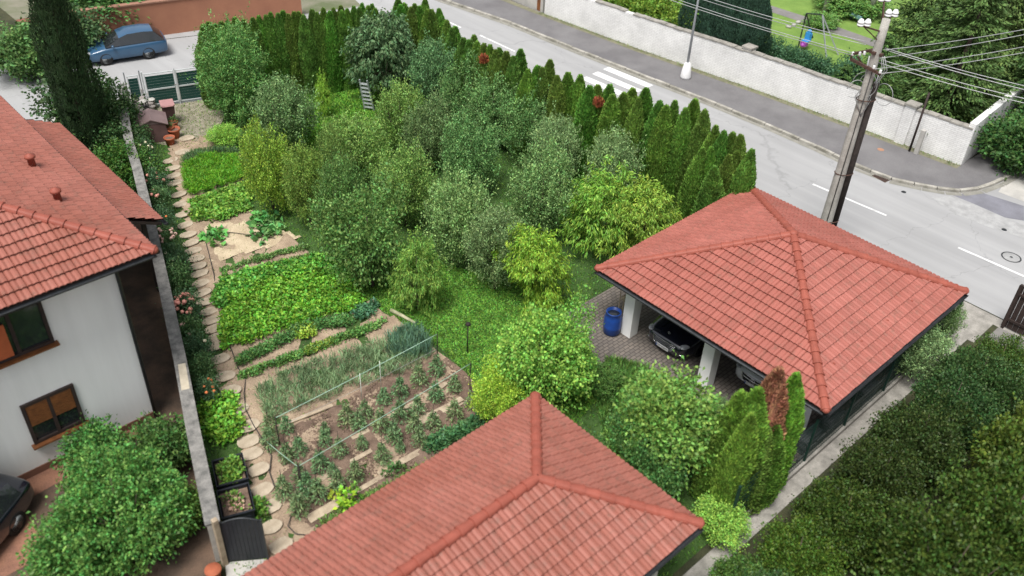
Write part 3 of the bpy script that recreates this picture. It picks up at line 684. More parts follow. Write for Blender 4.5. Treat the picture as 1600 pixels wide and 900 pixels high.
for i in range(n-1):
    b.prism([loc((*WI2[i], 0), gw), loc((*WI2[i+1], 0), gw), loc((*WO2[i+1], 0), gw), loc((*WO2[i], 0), gw)], 1.442, 1.51)
b.build('coping', mat('speckled_coping', (0.25, 0.24, 0.225), (0.12, 0.118, 0.112), 4.5, 0.9, 0.5, 45, fine=0.4), gw)

pa, pb = Vector((*WIN[1], 0)), Vector((*WIN[2], 0)); a_ = pb+(pa-pb)*.05; c_ = pb+(pa-pb)*.42; nn = Vector((-(pb-pa).y, (pb-pa).x, 0)).normalized()
b = MB(); b.add([loc(p+Vector((0, 0, 1.514)), gw) for p in (a_+nn*.02, c_+nn*.04, c_+nn*.27, a_+nn*.24)], [(0, 1, 2, 3)]); o = b.build('bare_mortar_patch', mat('pale_mortar', (.5, .44, .34), (.4, .35, .27), 6, .9), gw)
if o.data.polygons[0].normal.z < 0: o.data.flip_normals()
# ------------------------------------------------------------------ white brick wall across the road
bw = root('street_wall', 'long white painted brick garden wall across the road, weathered along its top', 'wall', (40, 25, 0))
b = MB(); cp_ = MB(); tp = [WB[1]+Vector((0, -0.3, 0))]+WB[2:]
for i, (a, c_) in enumerate(zip(tp[:-1], tp[1:])):
    d = (c_-a).normalized(); nn = Vector((-d.y, d.x, 0))*0.3
    if nn.x < 0: nn = -nn
    b.prism([loc(a, bw), loc(c_, bw), loc(c_+nn, bw), loc(a+nn, bw)], 0, 1.92)
E_ = tp[-1]
b.prism([loc(E_+Vector((0.01, 0, 0)), bw), loc(E_+Vector((7.5, 0.5, 0)), bw), loc(E_+Vector((7.5, 0.8, 0)), bw), loc(E_+Vector((0.01, 0.3, 0)), bw)], 0, 2.2)
b.build('wall_body', WALLBRICK, bw)
wpts = walk([p for p in tp], 0.55)
for a, c_ in zip(wpts[:-1], wpts[1:]):
    d = (c_-a).normalized(); nn = Vector((-d.y, d.x, 0)); nn = nn if nn.x > 0 else -nn
    z = 1.92+rn.uniform(0.03, 0.07)
    if rn.random() < 0.93: cp_.bar(a+d*0.01+nn*0.15+Vector((0, 0, z-0.02+rn.uniform(0, .015))), c_-d*0.01+nn*(0.15+rn.uniform(-.02, .02))+Vector((0, 0, z-0.02)), 0.36, 0.07)
cpb = MB(); cpb.v = [tuple(Vector(v)-bw.location) for v in cp_.v]; cpb.f = cp_.f; cpb.sm = cp_.sm
cpb.build('coping', CONC, bw)
for q in [(1158, 132), (1405, 226)]:
    p = G(*q); MB().box(loc((p.x+0.1, p.y, 1.03), bw), (0.5, 0.5, 2.06)).build('pier', WALLBRICK, bw); MB().box(loc((p.x+0.1, p.y, 2.11), bw), (0.62, 0.62, 0.09)).build('pier_cap', CONC, bw)
p = G(850, 22)
gp = root('gate', 'narrow dark brown gate leaf beside the far end of the white brick wall', 'gate', p)
MB().box((0, 0.15, 0.95), (0.2, 0.22, 1.9)).build('gate_post', CONCL, gp); MB().box((0, 0.45, 0.9), (0.12, 0.3, 1.75)).build('door', BROWNW, gp)
MB().box((0.05, 2.6, 0.95), (0.14, 4.0, 1.8)).build('gate_leaf', CONCL, gp)
p = G(1430, 243)
pp = tag(MB().prism([(-.1, -.1), (.1, -.1), (.1, .1), (-.1, .1)], 0.1, 1.35).build('concrete_post', CONCL, bevel=0.02), 'short pale concrete post standing against the white brick wall', 'post'); pp.location = p
pp = tag(MB().tube([(0, 0, 0.1), (0.05, 0.02, 3.1)], 0.055, 8).build('wooden_stake', DBROWN), 'tall thin dark stake rising before the white brick wall', 'stake'); pp.location = p+Vector((-0.05, 0.32, 0))

# ------------------------------------------------------------------ far terracotta wall
tw_ = root('terracotta_wall', 'long terracotta coloured wall behind the parked blue car', 'wall', (20, 49, 0))
A = Vector((13.9, 50.3, 0)); B = Vector((27.2, 46.9, 0)); d = (B-A).normalized(); nn = Vector((-d.y, d.x, 0))*0.25
MB().prism([loc(A, tw_), loc(B, tw_), loc(B+nn, tw_), loc(A+nn, tw_)], 0, 1.85).build('wall_body', TERRAW, tw_)
MB().bar(loc(A+nn/2+Vector((0, 0, 1.9)), tw_), loc(B+nn/2+Vector((0, 0, 1.9)), tw_), 0.36, 0.08).build('coping', mat('brown_coping', (0.3, 0.16, 0.11), None, 3), tw_)
structure('yard', [(13.8, 50.6), (31, 46.2), (34.5, 60), (13.8, 75)], 0.012, mat('yard_ground', (0.22, 0.2, 0.16), (0.1, 0.12, 0.06), 0.5, 0.9))

# ------------------------------------------------------------------ soil beds
def soil_sheet(name, poly, z, m, amp=0.03, cell=0.16, seed=1):
    rng = np.random.default_rng(seed); xs = [p[0] for p in poly]; ys = [p[1] for p in poly]
    nx = int((max(xs)-min(xs))/cell)+1; ny = int((max(ys)-min(ys))/cell)+1
    gx = min(xs)+np.arange(nx+1)*cell; gy = min(ys)+np.arange(ny+1)*cell
    X, Y = np.meshgrid(gx, gy, indexing='ij'); Zc = np.zeros_like(X)
    for k in range(9):
        a = rng.uniform(0, 6.28); w = rng.uniform(1.5, 9); Zc += np.sin((X*math.cos(a)+Y*math.sin(a))*w+rng.uniform(0, 6))*amp/ (1.2+w*0.35)
    Zc += rng.normal(0, amp*0.25, X.shape)
    ccx = (gx[:-1]+gx[1:])/2; ccy = (gy[:-1]+gy[1:])/2; CX, CY = np.meshgrid(ccx, ccy, indexing='ij')
    k = inpoly(CX.ravel(), CY.ravel(), poly).reshape(CX.shape)
    b = MB(); V = np.column_stack([X.ravel(), Y.ravel(), Zc.ravel()+z])
    fs = []
    for i in range(nx):
        for j in range(ny):
            if k[i, j]: a = i*(ny+1)+j; fs.append((a, a+ny+1, a+ny+2, a+1))
    b.add(V.tolist(), fs, True); o = b.build(name, m); o['kind'] = 'structure'; return o
soil_px = [(262, 222), (270, 262), (285, 330), (306, 430), (325, 530), (345, 620), (378, 700), (398, 790), (418, 885), (455, 905), (520, 870), (640, 790), (760, 680), (752, 620), (735, 590), (700, 562), (640, 515), (600, 487), (570, 474), (545, 440), (495, 402), (455, 372), (400, 345), (380, 300), (375, 240), (330, 215), (300, 212)]
SOILP = [(p.x, p.y) for p in PX(soil_px)]
soil_sheet('soil', SOILP, 0.03, SOIL, 0.035)
till_px = [(432, 680), (500, 650), (620, 580), (700, 560), (742, 600), (755, 660), (640, 745), (500, 835), (455, 800), (440, 740)]
TILLP = [(p.x, p.y) for p in PX(till_px)]
soil_sheet('tilled_soil', TILLP, 0.055, SOILD, 0.05, 0.11, seed=4)
band = [(p.x, p.y) for p in PX([(318, 352), (405, 345), (470, 372), (330, 412)])]
soil_sheet('raked_soil', band, 0.05, mat('pale_sandy_soil', (0.52, 0.43, 0.3), (0.38, 0.3, 0.2), 1.6, 0.95, 0.7, 18, fine=0.25), 0.02, seed=7)
structure('slab_yard', PX([(245, 225), (238, 165), (282, 162), (338, 152), (352, 180), (340, 205), (330, 222), (290, 232)]), 0.02, GRAVEL)
structure('gate_path', PX([(352, 880), (418, 874), (470, 860), (520, 905), (470, 960), (360, 960)]), 0.03, CONCL)

# ------------------------------------------------------------------ utility pole
pole = root('utility_pole', 'tall tapered concrete power pole with rusty brackets rising behind the carport roof', 'utility pole', (29.68, 12.96, 0))
MB().tube([(0, 0, z) for z in np.linspace(0, 9.5, 14)], [0.25-0.012*z for z in np.linspace(0, 9.5, 14)], 16).build('pole_shaft', POLEC, pole)
dr = (G(1400, 300, 5)-G(1300, 300, 5)).normalized()     # to the right in the picture
MB().tube([dr*0.33, dr*0.33+Vector((0, 0, 7.2))], [0.15, 0.11], 12).build('wooden_stub', TARWOOD, pole)
for z in (1.5, 3.6, 6.6): 
    MB().tube([Vector((math.cos(t)*0.23, math.sin(t)*0.23, z))+dr*0.12*(1+math.cos(t-math.atan2(dr.y, dr.x))) for t in [k*math.pi/6 for k in range(13)]], 0.02, 6, False).build('steel_band', RUST, pole)
Yv = Vector((0, 1, 0)); Xv = Vector((1, 0, 0))
def polepix(px, py, z): return G(px, py, z)-pole.location
brk = MB(); ins = MB()
# lower cross arms
la, lb = polepix(1329, 92, 7.9), polepix(1376, 116, 7.75)
brk.bar(la, lb, 0.09); brk.bar(polepix(1332, 84, 8.1), polepix(1374, 76, 8.3), 0.08); brk.bar(polepix(1332, 84, 8.1), la, 0.05)
brk.bar(polepix(1340, 88, 8.05), polepix(1352, 108, 7.6), 0.05)
brk.bar((-0.24, 0, 8.35), (0.24, 0, 8.35), 0.12, 0.1)
brk.bar((0, -0.24, 8.3), (0, 0.24, 8.3), 0.12, 0.1)
for q in [(1332, 86, 8.05), (1343, 86, 8.1), (1350, 85, 8.2), (1374, 75, 8.35), (1365, 107, 7.85), (1375, 114, 7.8)]:
    p = polepix(*q); ins = MB(); ins.lathe(p+Vector((0, 0, -0.02)), [(0.0, 0), (0.04, 0), (0.055, 0.04), (0.04, 0.09), (0.05, 0.12), (0.0, 0.15)], 10).build('small_insulator', PORC, pole)
# top brackets with three pairs of white insulators
tops = [(1349, 41, 9.3), (1392, 26, 9.45), (1381, 2, 9.9)]
for q in tops: 
    p = polepix(*q); brk.bar(Vector((0, 0, 9.05)), p, 0.05); brk.bar(Vector((0, 0, 8.7)), p, 0.035)
    s_ = dr*0.17
    brk.bar(p-s_*1.1, p+s_*1.1, 0.04)
    big = MB()
    for k in (-1, 1):
        c_ = p+s_*k*0.85
        big.lathe(c_, [(0.0, 0.0), (0.07, 0.0), (0.135, 0.03), (0.145, 0.08), (0.09, 0.11), (0.13, 0.14), (0.14, 0.19), (0.1, 0.24), (0.07, 0.3), (0.0, 0.32)], 16)
    big.v = [tuple(p+(Vector(v)-p)*.82) for v in big.v]; big.build('insulator', PORC, pole)
brk.build('bracket', RUST, pole)
cl = MB()
def loop(c_, r, tilt, n=22, turns=0.85):
    pts = []
    for i in range(n):
        t = i/(n-1)*turns*2*math.pi; pts.append(c_+Vector((math.cos(t)*r*math.cos(tilt), math.cos(t)*r*math.sin(tilt), math.sin(t)*r*1.1))+Vector((0, 0, 0)))
    return pts
rl = random.Random(3)
for z, r in ((7.15, 0.42), (7.0, 0.3), (6.8, 0.36), (7.3, 0.25), (7.2, 0.33)):
    cl.tube(loop(Vector((rl.uniform(-.1, .1), rl.uniform(-.1, .1), z))+dr*rl.uniform(-0.5, 0.7), r, rl.uniform(0, 3)), 0.012, 5)
for k in range(6):
    a = dr*(rl.uniform(-0.25, 0.5)); cl.tube([Vector((0, 0, 8.2))+a, Vector((0.05, -0.1, 7.7))+a*1.4, Vector((0.0, 0.0, 7.2))+a*0.8+dr*0.1, Vector((-0.1, 0, 6.7))+a*1.2, dr*0.1+Vector((-0.18, -0.1, 6.0))], 0.014, 5)
cl.build('cable_loops', WIRE, pole)
MB().tube([(-0.17, -0.12, 8.0), (-0.21, -0.13, 5.0), (-0.25, -0.13, 0.05)], 0.018, 5).build('down_cable', CABLE, pole)
def wire(a, bpt, ext, label, group, sag=0.15, r=0.013):
    e = a+(bpt-a)*ext; pts = []
    for i in range(15):
        t = i/14; p = a+(e-a)*t; p.z -= sag*4*t*(1-t); pts.append(p)
    o = MB().tube(pts, r, 5).build('power_line', WIRE); tag(o, label, 'power line', group)
for k, (A_, B_) in enumerate([((1353, 65, 8.3), (1127, 0, 8.35)), ((1353, 70, 8.2), (1110, 0, 8.2)), ((1333, 83, 8.1), (1070, 0, 8.05)), ((1330, 86, 8.0), (1057, 0, 7.95))]):
    wire(G(*A_), G(*B_), 1.35, ['uppermost', 'second from top', 'third from top', 'lowest'][k]+' of the four wires running left from the concrete pole over the lawn', 'wires running left from the pole', 0.1)
for k, (A_, B_) in enumerate([((1383, 78, 8.3), (1600, 43, 8.6)), ((1374, 91, 8.1), (1600, 51, 8.4)), ((1367, 108, 7.9), (1600, 70, 8.2)), ((1377, 115, 7.8), (1600, 79, 8.1))]):
    wire(G(*A_), G(*B_), 1.4, ['uppermost', 'second from top', 'third from top', 'lowest'][k]+' of the four wires rising right from the concrete pole', 'wires rising right from the pole', 0.1)
for k, (A_, B_) in enumerate([((1383, 75, 8.3), (1600, 130, 8.2)), ((1381, 77, 8.25), (1600, 136, 8.15)), ((1370, 91, 8.05), (1600, 150, 7.95)), ((1370, 97, 8.0), (1600, 157, 7.9))]):
    wire(G(*A_), G(*B_), 1.4, ['uppermost', 'second from top', 'third from top', 'lowest'][k]+' of the four wires falling right from the concrete pole', 'wires falling right from the pole', 0.1)


# street lamp
lp = root('street_lamp', 'slim grey lamp post on a white painted concrete foot beside the street wall', 'street lamp', (38.51, 26.75, 0.11))
MB().lathe((0, 0, 0), [(0.27, 0), (0.29, 0.12), (0.24, 0.5), (0.16, 0.85), (0.1, 0.9), (0.0, 0.9)], 20).build('foot', PORC, lp)
MB().tube([(0, 0, 0.8), (0, 0, 7.2)], [0.07, 0.045], 12).build('post', GALV, lp)
MB().tube([(0, 0, 7.2), (-0.3, 0, 7.6), (-1.2, 0, 7.75)], 0.035, 8).build('arm', GALV, lp)
MB().ball((-1.5, 0, 7.75), 0.3, 8, (1.3, 0.6, 0.35)).build('lamp_head', ALU, lp)

# road furniture
def manhole(px, py, r, label):
    o = MB().lathe((0, 0, 0), [(0.0, 0.012), (r*0.3, 0.012), (r*0.32, 0.016), (r*0.36, 0.012), (r*0.9, 0.012), (r*0.93, 0.004), (r*0.97, 0.004), (r, 0.014), (r*1.08, 0.01)], 28)
    ob = o.build('manhole_cover', mat('cast_iron_lid', (0.33, 0.33, 0.33), (0.27, 0.27, 0.27), 6, 0.7, 0.3, 20), None); ob.location = G(px, py, 0.0); tag(ob, label, 'manhole cover')
    c_ = MB().lathe((0, 0, 0.015), [(r*0.96, 0.001), (r*1.05, 0.001)], 28, False).build('ring', DGREY, ob)
    c2 = MB().lathe((0, 0, 0.015), [(0.0, 0.003), (r*0.16, 0.001)], 12).build('hub', DGREY, ob)
manhole(1580, 402, 0.36, 'round manhole cover in the road near the right edge')
for q, lb_ in [((1412, 300), 'small round valve cap in the road below the curved kerb'), ((1569, 359), 'small round valve cap in the road above the manhole cover')]:
    o = MB().lathe((0, 0, 0), [(0.0, 0.014), (0.1, 0.014), (0.11, 0.006)], 14).build('valve_cap', DGREY); o.location = G(*q); tag(o, lb_, 'valve cap')
dg = root('drain_grate', 'rectangular iron drain grate in the gutter below the kerb', 'drain', G(1378, 278, 0), rz=R(82))
b = MB()
for i in range(9): b.box((-0.32+i*0.08, 0, 0.022), (0.03, 0.42, 0.02))
b.box((0, 0.23, 0.0225), (0.72, 0.04, 0.021)).box((0, -0.23, 0.0225), (0.72, 0.04, 0.021)); b.build('grate', RUST, dg)
MB().box((0, 0, 0.008), (0.66, 0.42, 0.008)).build('shaft', CABLE, dg)
o = MB().lathe((0, 0, 0.112), [(0.0, 0.004), (0.16, 0.004)], 14).build('pavement_cap', mat('orange_cap', (0.38, 0.18, 0.1), (0.28, 0.17, 0.12), 6, 0.8)); o.location = G(1375, 237, 0.0); tag(o, 'small orange marked cap in the dark pavement', 'utility cap')

# ------------------------------------------------------------------ cars
def loft(b, st, closed=False, smooth=True):
    m = len(st[0]); vs = [p for s_ in st for p in s_]; fs = []
    for i in range(len(st)-1):
        for j in range(m-1): a = i*m+j; fs.append((a, a+1, a+m+1, a+m))
    b.add(vs, fs, smooth)
def car(name, label, cat, loc_, rz, paint, L=4.9, Wd=1.86, Hh=1.44, nose='sedan', group=None):
    t = root(name, label, cat, loc_, group, rz)
    hw = Wd/2
    if nose == 'hatch': st = [(0.0, .70, .34, .5, .62), (.08, .86, .24, .62, .70), (.3, .97, .2, .74, .82), (.75, 1.0, .2, .82, .92), (1.05, 1.0, .2, .88, 1.0), (2.2, 1.0, .2, .9, 1.0), (L-.9, 1.0, .2, .92, 1.0), (L-.25, .98, .22, .93, 1.0), (L-.05, .92, .26, .9, .96), (L, .85, .35, .8, .86)]
    else: st = [(0.0, .58, .32, .50, .60), (.05, .74, .22, .60, .68), (.2, .88, .19, .68, .77), (.5, .97, .18, .74, .86), (.95, 1.0, .18, .80, .94), (1.45, 1.0, .18, .85, .99), (2.6, 1.0, .18, .9, 1.0), (L-1.2, 1.0, .18, .92, 1.0), (L-.5, .97, .2, .92, 1.0), (L-.08, .86, .26, .86, .95), (L, .76, .36, .7, .82)]
    rings = []
    for x, w, zb, zs, zt in st:
        w *= hw; half = [(0, zb), (w*.6, zb), (w*.93, zb+.02), (w, zb+.16), (w*1.0, (zb+zs)/2), (w*.985, zs-.05), (w*.93, zs), (w*.78, zs+(zt-zs)*.55), (w*.4, zt-.008), (0, zt)]
        ring = [(x, y, z) for y, z in half]+[(x, -y, z) for y, z in half[-2::-1]]
        rings.append([Vector(p) for p in ring])
    b = MB(); loft(b, rings)
    m = len(rings[0])
    for rr in (0, len(rings)-1):
        idx = [tuple(rings[rr][k]) for k in range(m-1)]; b.add(idx, [tuple(range(m-1)) if rr else tuple(range(m-1))[::-1]], True)
    body = b.build('body', paint, t)
    bm = bmesh.new(); bm.from_mesh(body.data); bmesh.ops.remove_doubles(bm, verts=bm.verts, dist=1e-4); bmesh.ops.recalc_face_normals(bm, faces=bm.faces); bm.to_mesh(body.data); bm.free()
    sb = body.modifiers.new('sub', 'SUBSURF'); sb.levels = 2; sb.render_levels = 2
    # cabin
    if nose == 'hatch': cb = [(1.0, .96, .86), (1.75, 1.34, .74), (2.2, Hh-.02, .70), (3.0, Hh, .70), (L-.6, Hh-.06, .68), (L-.12, .98, .82)]
    else: cb = [(1.38, .95, .86), (2.15, 1.36, .70), (2.55, Hh, .66), (3.2, Hh, .65), (3.7, Hh-.07, .66), (L-.55, .98, .80)]
    def crs(x, z, w, ins_=0.0): return [Vector((x, hw*w*k, z-0.05*abs(k)**3-ins_)) for k in (-1, -.7, -.3, 0, .3, .7, 1)]
    ws = MB(); loft(ws, [crs(cb[0][0], cb[0][1], cb[0][2]), crs((cb[0][0]+cb[1][0])/2, (cb[0][1]+cb[1][1])/2+.03, (cb[0][2]+cb[1][2])/2), crs(*cb[1])]); ws.build('windscreen', GLASS, t)
    rw = MB(); loft(rw, [crs(*cb[-2]), crs((cb[-2][0]+cb[-1][0])/2, (cb[-2][1]+cb[-1][1])/2+.03, (cb[-2][2]+cb[-1][2])/2), crs(*cb[-1])]); rw.build('rear_window', GLASS, t)
    rfb = MB(); loft(rfb, [crs(x, z, w) for x, z, w in cb[1:-1]]); rfb.build('roof', paint, t)
    for s_ in (-1, 1):
        sd_ = MB(); top = [Vector((x, s_*hw*w, z-0.05)) for x, z, w in cb]; bot = [Vector((x, s_*hw*.93, .93)) for x, z, w in cb]
        loft(sd_, [[p, q] for p, q in zip(top, bot)], smooth=False); sd_.build('side_window', GLASS, t)
        mi = MB().ball((cb[0][0]+.35, s_*(hw+.09), 1.0), .1, 6, (.7, 1.1, .75)); mi.build('mirror', paint, t)
        hl = MB()
        if nose == 'hatch': hl.ball((.16, s_*hw*.72, .66), .14, 8, (.9, 1.0, .7))
        else:
            # slanted almond headlight lying on the corner of the nose
            hl.ball((.30, s_*hw*.73, .655), .19, 10, (1.3, .8, .36))
        hl.build('headlight', LAMPG, t)
        fg = MB().ball((.09, s_*hw*.68, .36), .09, 6, (.5, 1.3, .4)); fg.build('fog_lamp', CHROME if nose != 'hatch' else DGREY, t)
        for wx in (.92, L-1.05):
            w_ = root_part('wheel', t, (wx, s_*(hw-.11), .33))
            ty = MB(); prof = [(.22, -.1), (.31, -.11), (.335, -.07), (.335, .07), (.31, .11), (.22, .1)]; ty.lathe((0, 0, 0), prof, 22)
            ty.v = [(x, z, y) for x, y, z in ty.v]; to = ty.build('tyre', RUBBER, w_)
            ri = MB().lathe((0, 0, 0), [(0.0, .06), (.05, .085), (.08, .06), (.19, .075), (.225, .1)], 20); ri.v = [(x, z*s_, y) for x, y, z in ri.v]; ri.build('rim', ALU, w_)
    g = MB()
    gy = hw*.50; gz0, gz1 = .40, .64
    n = 9
    def nosex(y, z): return 0.045+0.17*(abs(y)/hw)**2.2*1.1-0.03+(z-.5)*0.16-0.052
    rows = [[Vector((nosex(gy*(k/4-1)*(.86+.14*(z-gz0)/(gz1-gz0)), z), gy*(k/4-1)*(.80+.2*(z-gz0)/(gz1-gz0)), z)) for k in range(9)] for z in (gz0, .48, .56, gz1)]
    loft(g, rows); gr = g.build('grille', BLACKP, t)
    fr = MB(); edge = rows[-1]+rows[0][::-1]; fr.tube([p+Vector((-.012, 0, 0)) for p in edge]+[edge[0]+Vector((-.012, 0, 0))], .014, 6)
    if nose != 'hatch':
        for z in ((.46, .52, .58) if nose == 'sedan' else (.54,)):
            fr.tube([Vector((nosex(gy*k/4*.93, z)-.01, gy*k/4*.93, z)) for k in range(-4, 5)], .008 if nose == 'sedan' else .02, 5)
    fr.build('grille_frame', CHROME, gr)
    lo_ = MB(); loft(lo_, [[Vector((.035+0.16*(abs(k)/4)**2.2*.6-.03, hw*.72*k/4, z)) for k in range(-4, 5)] for z in (.24, .32)]); lo_.build('air_intake', BLACKP, t)
    pl = MB().box((-.052, 0, .375), (.015, .52, .115)).build('number_plate', PLATE, t)
    MB().box((-.0615, .235, .375), (.004, .045, .105)).build('blue_band', BLUEP, pl)
    ch = MB()
    for k in range(7):
        if k == 2: continue
        ch.box((-.0615, .165-k*.058, .375), (.004, .012, .062)); ch.box((-.0615, .147-k*.058, .375+(.025 if k % 2 else -.025)), (.004, .026, .012))
    ch.build('plate_characters', BLACKP, pl)
    if nose == 'suv':      # big three-pointed ring emblem in the grille
        st_ = MB(); c_ = Vector((-.055, 0, .535)); st_.tube([c_+Vector((0, math.cos(a)*.1, math.sin(a)*.1)) for a in [k*math.pi/10 for k in range(21)]], .012, 6)
        for k in range(3): a = math.pi/2+k*2*math.pi/3; st_.bar(c_, c_+Vector((0, math.cos(a)*.1, math.sin(a)*.1)), .018)
        st_.build('emblem', CHROME, t)
    elif nose == 'sedan':  # upright bonnet ornament
        st_ = MB(); c_ = Vector((.22, 0, .84)); st_.tube([c_+Vector((0, math.cos(a)*.04, math.sin(a)*.04)) for a in [k*math.pi/8 for k in range(17)]], .006, 5)
        for k in range(3): a = math.pi/2+k*2*math.pi/3; st_.bar(c_, c_+Vector((0, math.cos(a)*.04, math.sin(a)*.04)), .008)
        st_.build('bonnet_ornament', CHROME, t)
    return t
_w = G(1174, 602, .4); WCX, WCY = _w.x+.05, _w.y
def root_part(name, parent, loc_):
    o = bpy.data.objects.new(name, None); COL.objects.link(o); o.parent = parent; o.location = loc_; o.empty_display_size = 0.1; return o
car('parked_car', 'glossy black saloon car parked under the carport between the white pillars', 'car', (19.95, 12.95, 0.012), 0.0, PBLACK)
car('parked_car', 'silver white car with a dark grille under the right half of the carport', 'car', (WCX, WCY, 0.012), 0.0, PWHITE, nose='suv', L=4.8, Hh=1.6)
car('parked_car', 'blue hatchback parked along the terracotta wall at the far end', 'car', (14.6, 47.75, 0.0), R(-14), PBLUE, L=4.1, Wd=1.75, Hh=1.5, nose='hatch')
p = G(5, 850); car('parked_car', 'dark car at the bottom left edge beside the white house', 'car', (p.x-2.7, p.y-1.0, 0.0), R(35), PBLACK, L=4.3)

# ------------------------------------------------------------------ rear fence along the carport
rf_ = root('mesh_fence', 'dark green wire mesh fence with posts along the right side of the carport', 'fence', (14, 6.98, 0))
b = MB(); px_s = [15.6, 18.0, 19.35, 21.6, 24.0, 26.4, 28.6]
for x in px_s: MB().box(loc((x, 6.98, 0.95), rf_), (0.07, 0.07, 1.9)).build('post', GREENM, rf_)
for xa_, xb_ in zip(px_s[:-1], px_s[1:]):
    b = MB(); k = int((xb_-xa_)/0.1)
    for i in range(1, k): x = xa_+(xb_-xa_)*i/k; b.box(loc((x, 6.98, 1.0), rf_), (0.008, 0.008, 1.7))
    for z in np.arange(0.2, 1.86, 0.2): b.box(loc(((xa_+xb_)/2, 6.99, z), rf_), (xb_-xa_, 0.012, 0.012))
    b.build('mesh_panel', GREENM, rf_)
MB().box(loc((22.1, 6.98, 0.08), rf_), (13.0, 0.16, 0.2)).build('concrete_base', CONC, rf_)
structure('concrete_strip', [(10, 6.42), (31.0, 6.42), (31.0, 6.9), (10, 6.9)], 0.01, CONC)
# piles under the eave
rp = random.Random(8)
for i, (x, y, nm) in enumerate([(20.1, 7.35, 'nearest the carport corner'), (21.3, 7.3, 'second from the carport corner'), (23.4, 7.3, 'in the middle of the fence')]):
    t = root('slab_stack', 'dark grey stack of roof tiles behind the mesh fence, '+nm, 'stack', (x, y, 0.012), 'stacks behind the mesh fence')
    b = MB()
    for k in range(9): b.box((rp.uniform(-.02, .02), rp.uniform(-.02, .02), 0.03+k*0.06), (0.9, 0.36, 0.05), rp.uniform(-.05, .05))
    b.build('slabs', mat('grey_slabs', (0.13, 0.135, 0.14), (0.07, 0.073, 0.08), 3, 0.8, 0.3, 20), t)
for i in range(6):
    o = MB().bar((0, 0, 0), (3.6, 0.02, 0), 0.05, 0.16).build('plank', mat('grey_board', (0.17, 0.17, 0.165), (0.09, 0.09, 0.09), 4, 0.9, 0.4, 30)); o.location = (19.2+i*0.5, 7.12+0.0*i, 0.12+i*0.07)
    tag(o, 'grey weathered board leaning low along the inside of the mesh fence', 'board', 'boards along the mesh fence')
dw = root('dark_fence', 'dark brown board fence bordering the road at the right edge', 'fence', (30.6, 2, 0))
b = MB()
for i in range(52): b.box(loc((30.75, 5.9-i*0.19, 0.95), dw), (0.03, 0.175, 1.8+((i*37) % 5)*0.004))
b.build('boards', DBROWN, dw)
b = MB()
for i in range(5): b.box(loc((30.68, 5.9-i*2.4, 0.95), dw), (0.1, 0.1, 1.95))
for z in (0.4, 1.5): b.box(loc((30.71, 1.1, z), dw), (0.05, 9.6, 0.09))
b.build('frame', DBROWN, dw)
structure('neighbour_ground', [(8, -30), (30.6, -30), (30.6, 6.2), (8, 6.2)], 0.0, EARTH)
structure('grey_strip', [(29.2, -6), (30.6, -6), (30.6, 6.0), (29.6, 6.0)], 0.006, mat('grey_gravel', (0.2, 0.19, 0.18), None, 2, 0.95))

# ------------------------------------------------------------------ far green gate
gm = G(282, 162); ga = math.atan2(-0.82, 2.58)
fg = root('driveway_gate', 'dark green slatted double gate in a pale metal frame at the garden end', 'gate', gm, rz=ga)
def leaf_panel(par, x0, x1, z0=0.12, z1=1.75, mid=True):
    f = MB(); w = x1-x0; xc = (x0+x1)/2
    for x in (x0+0.03, x1-0.03): f.box((x, 0, (z0+z1)/2), (0.035, 0.05, z1-z0))
    for z in (z0+0.03, z1-0.03): f.box((xc, 0, z), (w-0.11, 0.045, 0.04))
    zs = [z0+0.06, z1-0.06]
    if mid: f.box((xc, 0, 0.92), (w-0.11, 0.046, 0.075))
    o = f.build('gate_frame', ALU, par)
    b = MB(); z = z0+0.08
    while z+0.14 < z1-0.03:
        b.box((xc, 0.002, z+0.07), (w-0.1, 0.008, 0.134)); z += 0.14
    b.build('slats', GREENP, par)
leaf_panel(fg, -1.40, -0.03); leaf_panel(fg, 0.03, 1.45)
for x in (-1.47, -0.0, 1.5): MB().box((x, 0.0 if x else -0.05, 0.93), (0.07 if x else 0.05, 0.07 if x else 0.03, 1.86)).build('post', ALU, fg)
MB().box((0.0, 0.02, 0.05), (2.9, 0.06, 0.05)).build('ground_rail', GALV, fg)
MB().bar((-0.14, -0.07, 1.05), (-0.02, -0.07, 1.05), 0.03).build('handle', CHROME, fg)
sg = root('side_gate', 'small green slatted gate panel between thin posts left of the driveway gate', 'gate', gm+Vector((math.cos(ga)*-1.9, math.sin(ga)*-1.9, 0)), rz=ga)
leaf_panel(sg, -0.26, 0.26, mid=False)
for x in (-0.34, 0.33): MB().box((x, 0, 0.98), (0.06, 0.06, 1.96)).build('post', GALV, sg)

